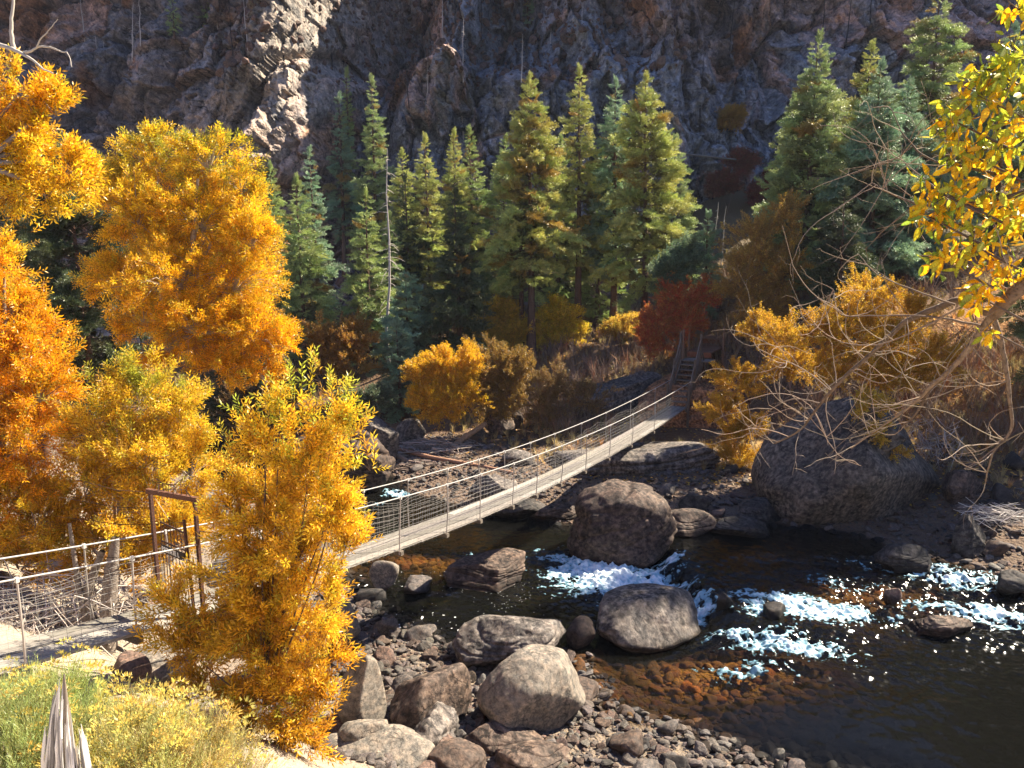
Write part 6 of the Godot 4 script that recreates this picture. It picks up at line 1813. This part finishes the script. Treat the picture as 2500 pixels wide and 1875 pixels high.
func place_small() -> void:
	small_rock_kinds()
	foam_flecks()
	scatter_rocks(165, -4.5, 4.6, 10.6, 18.8, -0.6, 5.0, 0.17, 0.8, "on the near gravel bar", "rocks on the near gravel bar", ["grey", "brown", "dark", "pink"])
	scatter_rocks(22, -11.0, -1.5, 11.0, 21.0, 1.5, 7.5, 0.25, 0.9, "on the sunlit bank behind the willows", "rocks on the bank behind the willows", ["pale", "pink", "grey"])
	scatter_rocks(70, -9.0, 17.0, 19.0, 34.0, 99.7, 106.0, 0.22, 0.85, "on the shaded far bank", "rocks on the far bank", ["grey", "brown", "dark", "pink"])
	scatter_rocks(42, 10.5, 20.0, 17.0, 28.0, 99.5, 107.5, 0.25, 1.1, "on the right bank", "rocks on the right bank", ["brown", "dark"])
	pebbles("rubble", 1500, -5.0, 5.0, 10.4, 18.9, -0.6, 5.0, 0.12, 0.38, ["grey", "dark", "brown"], "broken stones packed between the rocks of the near gravel bar", 0.02)
	pebbles("rubble", 1300, -9.0, 19.0, 17.0, 34.0, 99.6, 106.5, 0.13, 0.4, ["brown", "grey", "dark"], "broken stones packed along the far and right banks", 0.02)
	pebbles("pebbles", 5200, -5.0, 5.0, 10.4, 18.8, -0.4, 4.5, 0.05, 0.16, ["grey", "brown", "pink", "pale"], "loose pebbles between the rocks of the near gravel bar")
	pebbles("gravel", 2600, -8.0, 15.0, 19.0, 33.0, 99.8, 105.0, 0.07, 0.2, ["pink", "brown", "grey"], "reddish gravel along the far waterline")
	pebbles("river_bed", 7000, -6.0, 15.0, 11.0, 24.0, -4.0, -0.05, 0.12, 0.42, ["grey", "brown", "pink"], "amber stones of the river bed under the clear water", -0.03)
	# stones on the terraces of the cliff
	var xs := []
	var cs := PackedColorArray()
	for k in 2600:
		var x := rf(-24, 14)
		var y := rf(22.0, 34.0)
		if rng.randf() < 0.35:
			x = rf(-40, 40)
			y = rf(4, 9)
		var s := rf(0.2, 0.5) + pow(rng.randf(), 5.0) * 1.0
		xs.append(Transform3D(Basis.from_euler(Vector3(rf(0, 6), rf(0, 6), rf(0, 6))).scaled_local(Vector3(s, s * 0.8, s * 0.9)), cliff_point(x, y)))
		cs.append(jit(Color(1, 0.95, 0.92), 0.3))
	tag(multi("scree", rock_kinds["pink_angular8"] if rock_kinds.has("pink_angular8") else rock_kinds.values()[7], M.rock, xs, cs), "loose scree stones on the ledges of the cliff", "scree", "", "stuff")
	log_thing("fallen_log", "long reddish fallen log slanting from the driftwood towards the footbridge", [Vector3(-5.52, 0.51, -32.00), Vector3(-3.33, 0.41, -30.45), Vector3(-1.11, 0.40, -29.13), Vector3(0.07, 0.45, -28.12)], 0.11, 0.06, Color(0.36, 0.20, 0.13), 9)
	log_thing("drift_log", "split drift log propped up under the golden bush", [Vector3(-2.70, 0.31, -31.96), Vector3(-2.12, 0.73, -32.24), Vector3(-1.13, 1.29, -32.75)], 0.16, 0.10, Color(0.36, 0.24, 0.15), 3)
	log_thing("drift_log", "short grey drift log below the long reddish log", [Vector3(-4.77, 0.33, -30.95), Vector3(-3.75, 0.14, -29.90)], 0.14, 0.10, Color(0.30, 0.22, 0.16), 2)
	log_thing("drift_log", "pale log lying on the far slope under the right cliff", [Vector3(12.82, 15.53, -59.13), Vector3(16.59, 15.13, -59.05)], 0.09, 0.06, Color(0.14, 0.13, 0.13), 2)
	sticks("driftwood", "heap of tangled grey driftwood sticks on the far bank beside the boulders", 420, Vector3(-3.39, 0.45, -31.99), Vector3(2.2, 0.35, 1.3), 0.5, 2.4, 0.028, Color(0.36, 0.29, 0.24), 0.6)
	sticks("driftwood", "loose dark driftwood at the waterline below the fallen log", 160, Vector3(-3.90, -0.10, -30.36), Vector3(1.9, 0.2, 0.8), 0.5, 2.0, 0.025, Color(0.16, 0.12, 0.10), 0.4)
	sticks("dead_brush", "tangle of bleached bare twigs on the bank right of the huge boulder", 260, Vector3(14.40, 2.21, -25.70), Vector3(1.3, 1.0, 0.8), 0.4, 1.6, 0.010, Color(0.40, 0.35, 0.31), 1.9, 0.9)
	sticks("dead_brush", "low tangle of bleached twigs at the right waterline", 130, Vector3(13.81, 1.41, -20.98), Vector3(1.0, 0.3, 0.6), 0.4, 1.4, 0.009, Color(0.50, 0.45, 0.40), 0.3, 0.6)
	sticks("brush_pile", "pile of grey bare branches on the near bank behind the left end of the deck", 520, Vector3(-7.90, 2.73, -12.28), Vector3(1.9, 0.7, 0.9), 0.5, 1.8, 0.012, Color(0.46, 0.40, 0.35), 0.4, 0.8)
	# old trunk beside the bridge
	var st := base("weathered_snag", Vector3(-6.89, 2.71, -12.07))
	tag(st, "grey furrowed dead trunk standing behind the deck left of the gate", "dead tree")
	for q in [[Vector3(-6.89, 2.59, -12.05), Vector3(-6.77, 3.44, -12.20), Vector3(-6.69, 4.13, -12.33), 0.12], [Vector3(-7.04, 2.59, -12.05), Vector3(-7.21, 3.24, -12.27), Vector3(-6.91, 3.90, -12.29), 0.09], [Vector3(-7.12, 2.63, -12.05), Vector3(-7.32, 3.36, -12.19), Vector3(-7.47, 4.36, -12.37), 0.05]]:
		var b := Buf.new()
		b.tube([q[0] - st.position - Vector3(0, 0.4, 0), q[1] - st.position, q[2] - st.position], [q[3] * 1.3, q[3], q[3] * 0.55], 9, Color(0.22, 0.185, 0.16))
		put("stem", b.mesh(), M.bark, st)
	stump()
	rabbitbrush("feathery grey-green rabbitbrush at the lower left corner left of the white stump", Vector3(-3.46, 5.35, -4.72), 0.30, 0.86, 90, Color(0.56, 0.60, 0.30), 0.4)
	rabbitbrush("tall green rabbitbrush directly left of the white stump", Vector3(-3.60, 5.15, -5.30), 0.26, 0.86, 80, Color(0.54, 0.60, 0.26), 0.4)
	rabbitbrush("short green rabbitbrush behind the white stump", Vector3(-3.51, 4.85, -5.65), 0.22, 0.6, 50, Color(0.50, 0.54, 0.24), 0.3)
	rabbitbrush("yellow flowering rabbitbrush right of the white stump", Vector3(-2.76, 5.09, -4.88), 0.30, 0.92, 110, Color(0.70, 0.64, 0.32), 0.9)
	rabbitbrush("straw coloured rabbitbrush in the middle of the yellow clump", Vector3(-2.48, 4.98, -4.96), 0.30, 0.84, 100, Color(0.74, 0.62, 0.34), 0.7)
	rabbitbrush("low straw coloured rabbitbrush nearest to the willow in front of the bridge", Vector3(-2.26, 4.77, -5.23), 0.28, 0.66, 80, Color(0.70, 0.58, 0.32), 0.6)

func stump() -> void:
	var p := Vector3(-2.81, 5.54, -4.35)
	var o := base("stump", p)
	tag(o, "white weathered split stump tapering to a jagged tip among the rabbitbrush", "stump")
	var b := Buf.new()
	var h := 0.93
	for k in 150:   # weathered splinters round a hollow core, torn off at uneven heights
		var a := rf(0, TAU)
		var wide := 0.15 * (1.0 + 0.28 * sin(2.0 * a + 0.7) + 0.2 * sin(5.0 * a)) * rf(0.8, 1.05)
		var l := h * clampf((0.74 + 0.26 * cos(a - 2.2)) * rf(0.5, 1.1), 0.3, 1.02)
		var tw := rf(0.005, 0.016)
		var pts := PackedVector3Array()
		var rad := PackedFloat32Array()
		var flare := rf(-0.01, 0.03)
		for j in 7:
			var t := j / 6.0
			var y := t * l
			pts.append(Vector3(cos(a), 0, sin(a)) * (wide * pow(maxf(0.0, 1.0 - y / (h * 1.03)), 0.62) + flare * t * t) + Vector3(0.05 * y / h + rf(-0.004, 0.004), y - 0.12, rf(-0.004, 0.004)))
			rad.append(tw * (1.0 - 0.35 * t) if j < 6 else 0.001)
		b.tube(pts, rad, 4, Color(0.84, 0.81, 0.76) * (rf(0.8, 1.15) if rng.randf() < 0.7 else rf(0.3, 0.6)))
	put("splinters", b.mesh(), M.wood, o)
	var c := Buf.new()
	c.tube([Vector3(0, -0.4, 0), Vector3(0, 0.1, 0), Vector3(0.03, 0.6, 0), Vector3(0.05, 0.85, 0)], [0.10, 0.07, 0.025, 0.004], 12, Color(0.2, 0.165, 0.135))
	put("core", c.mesh(), M.wood, o)
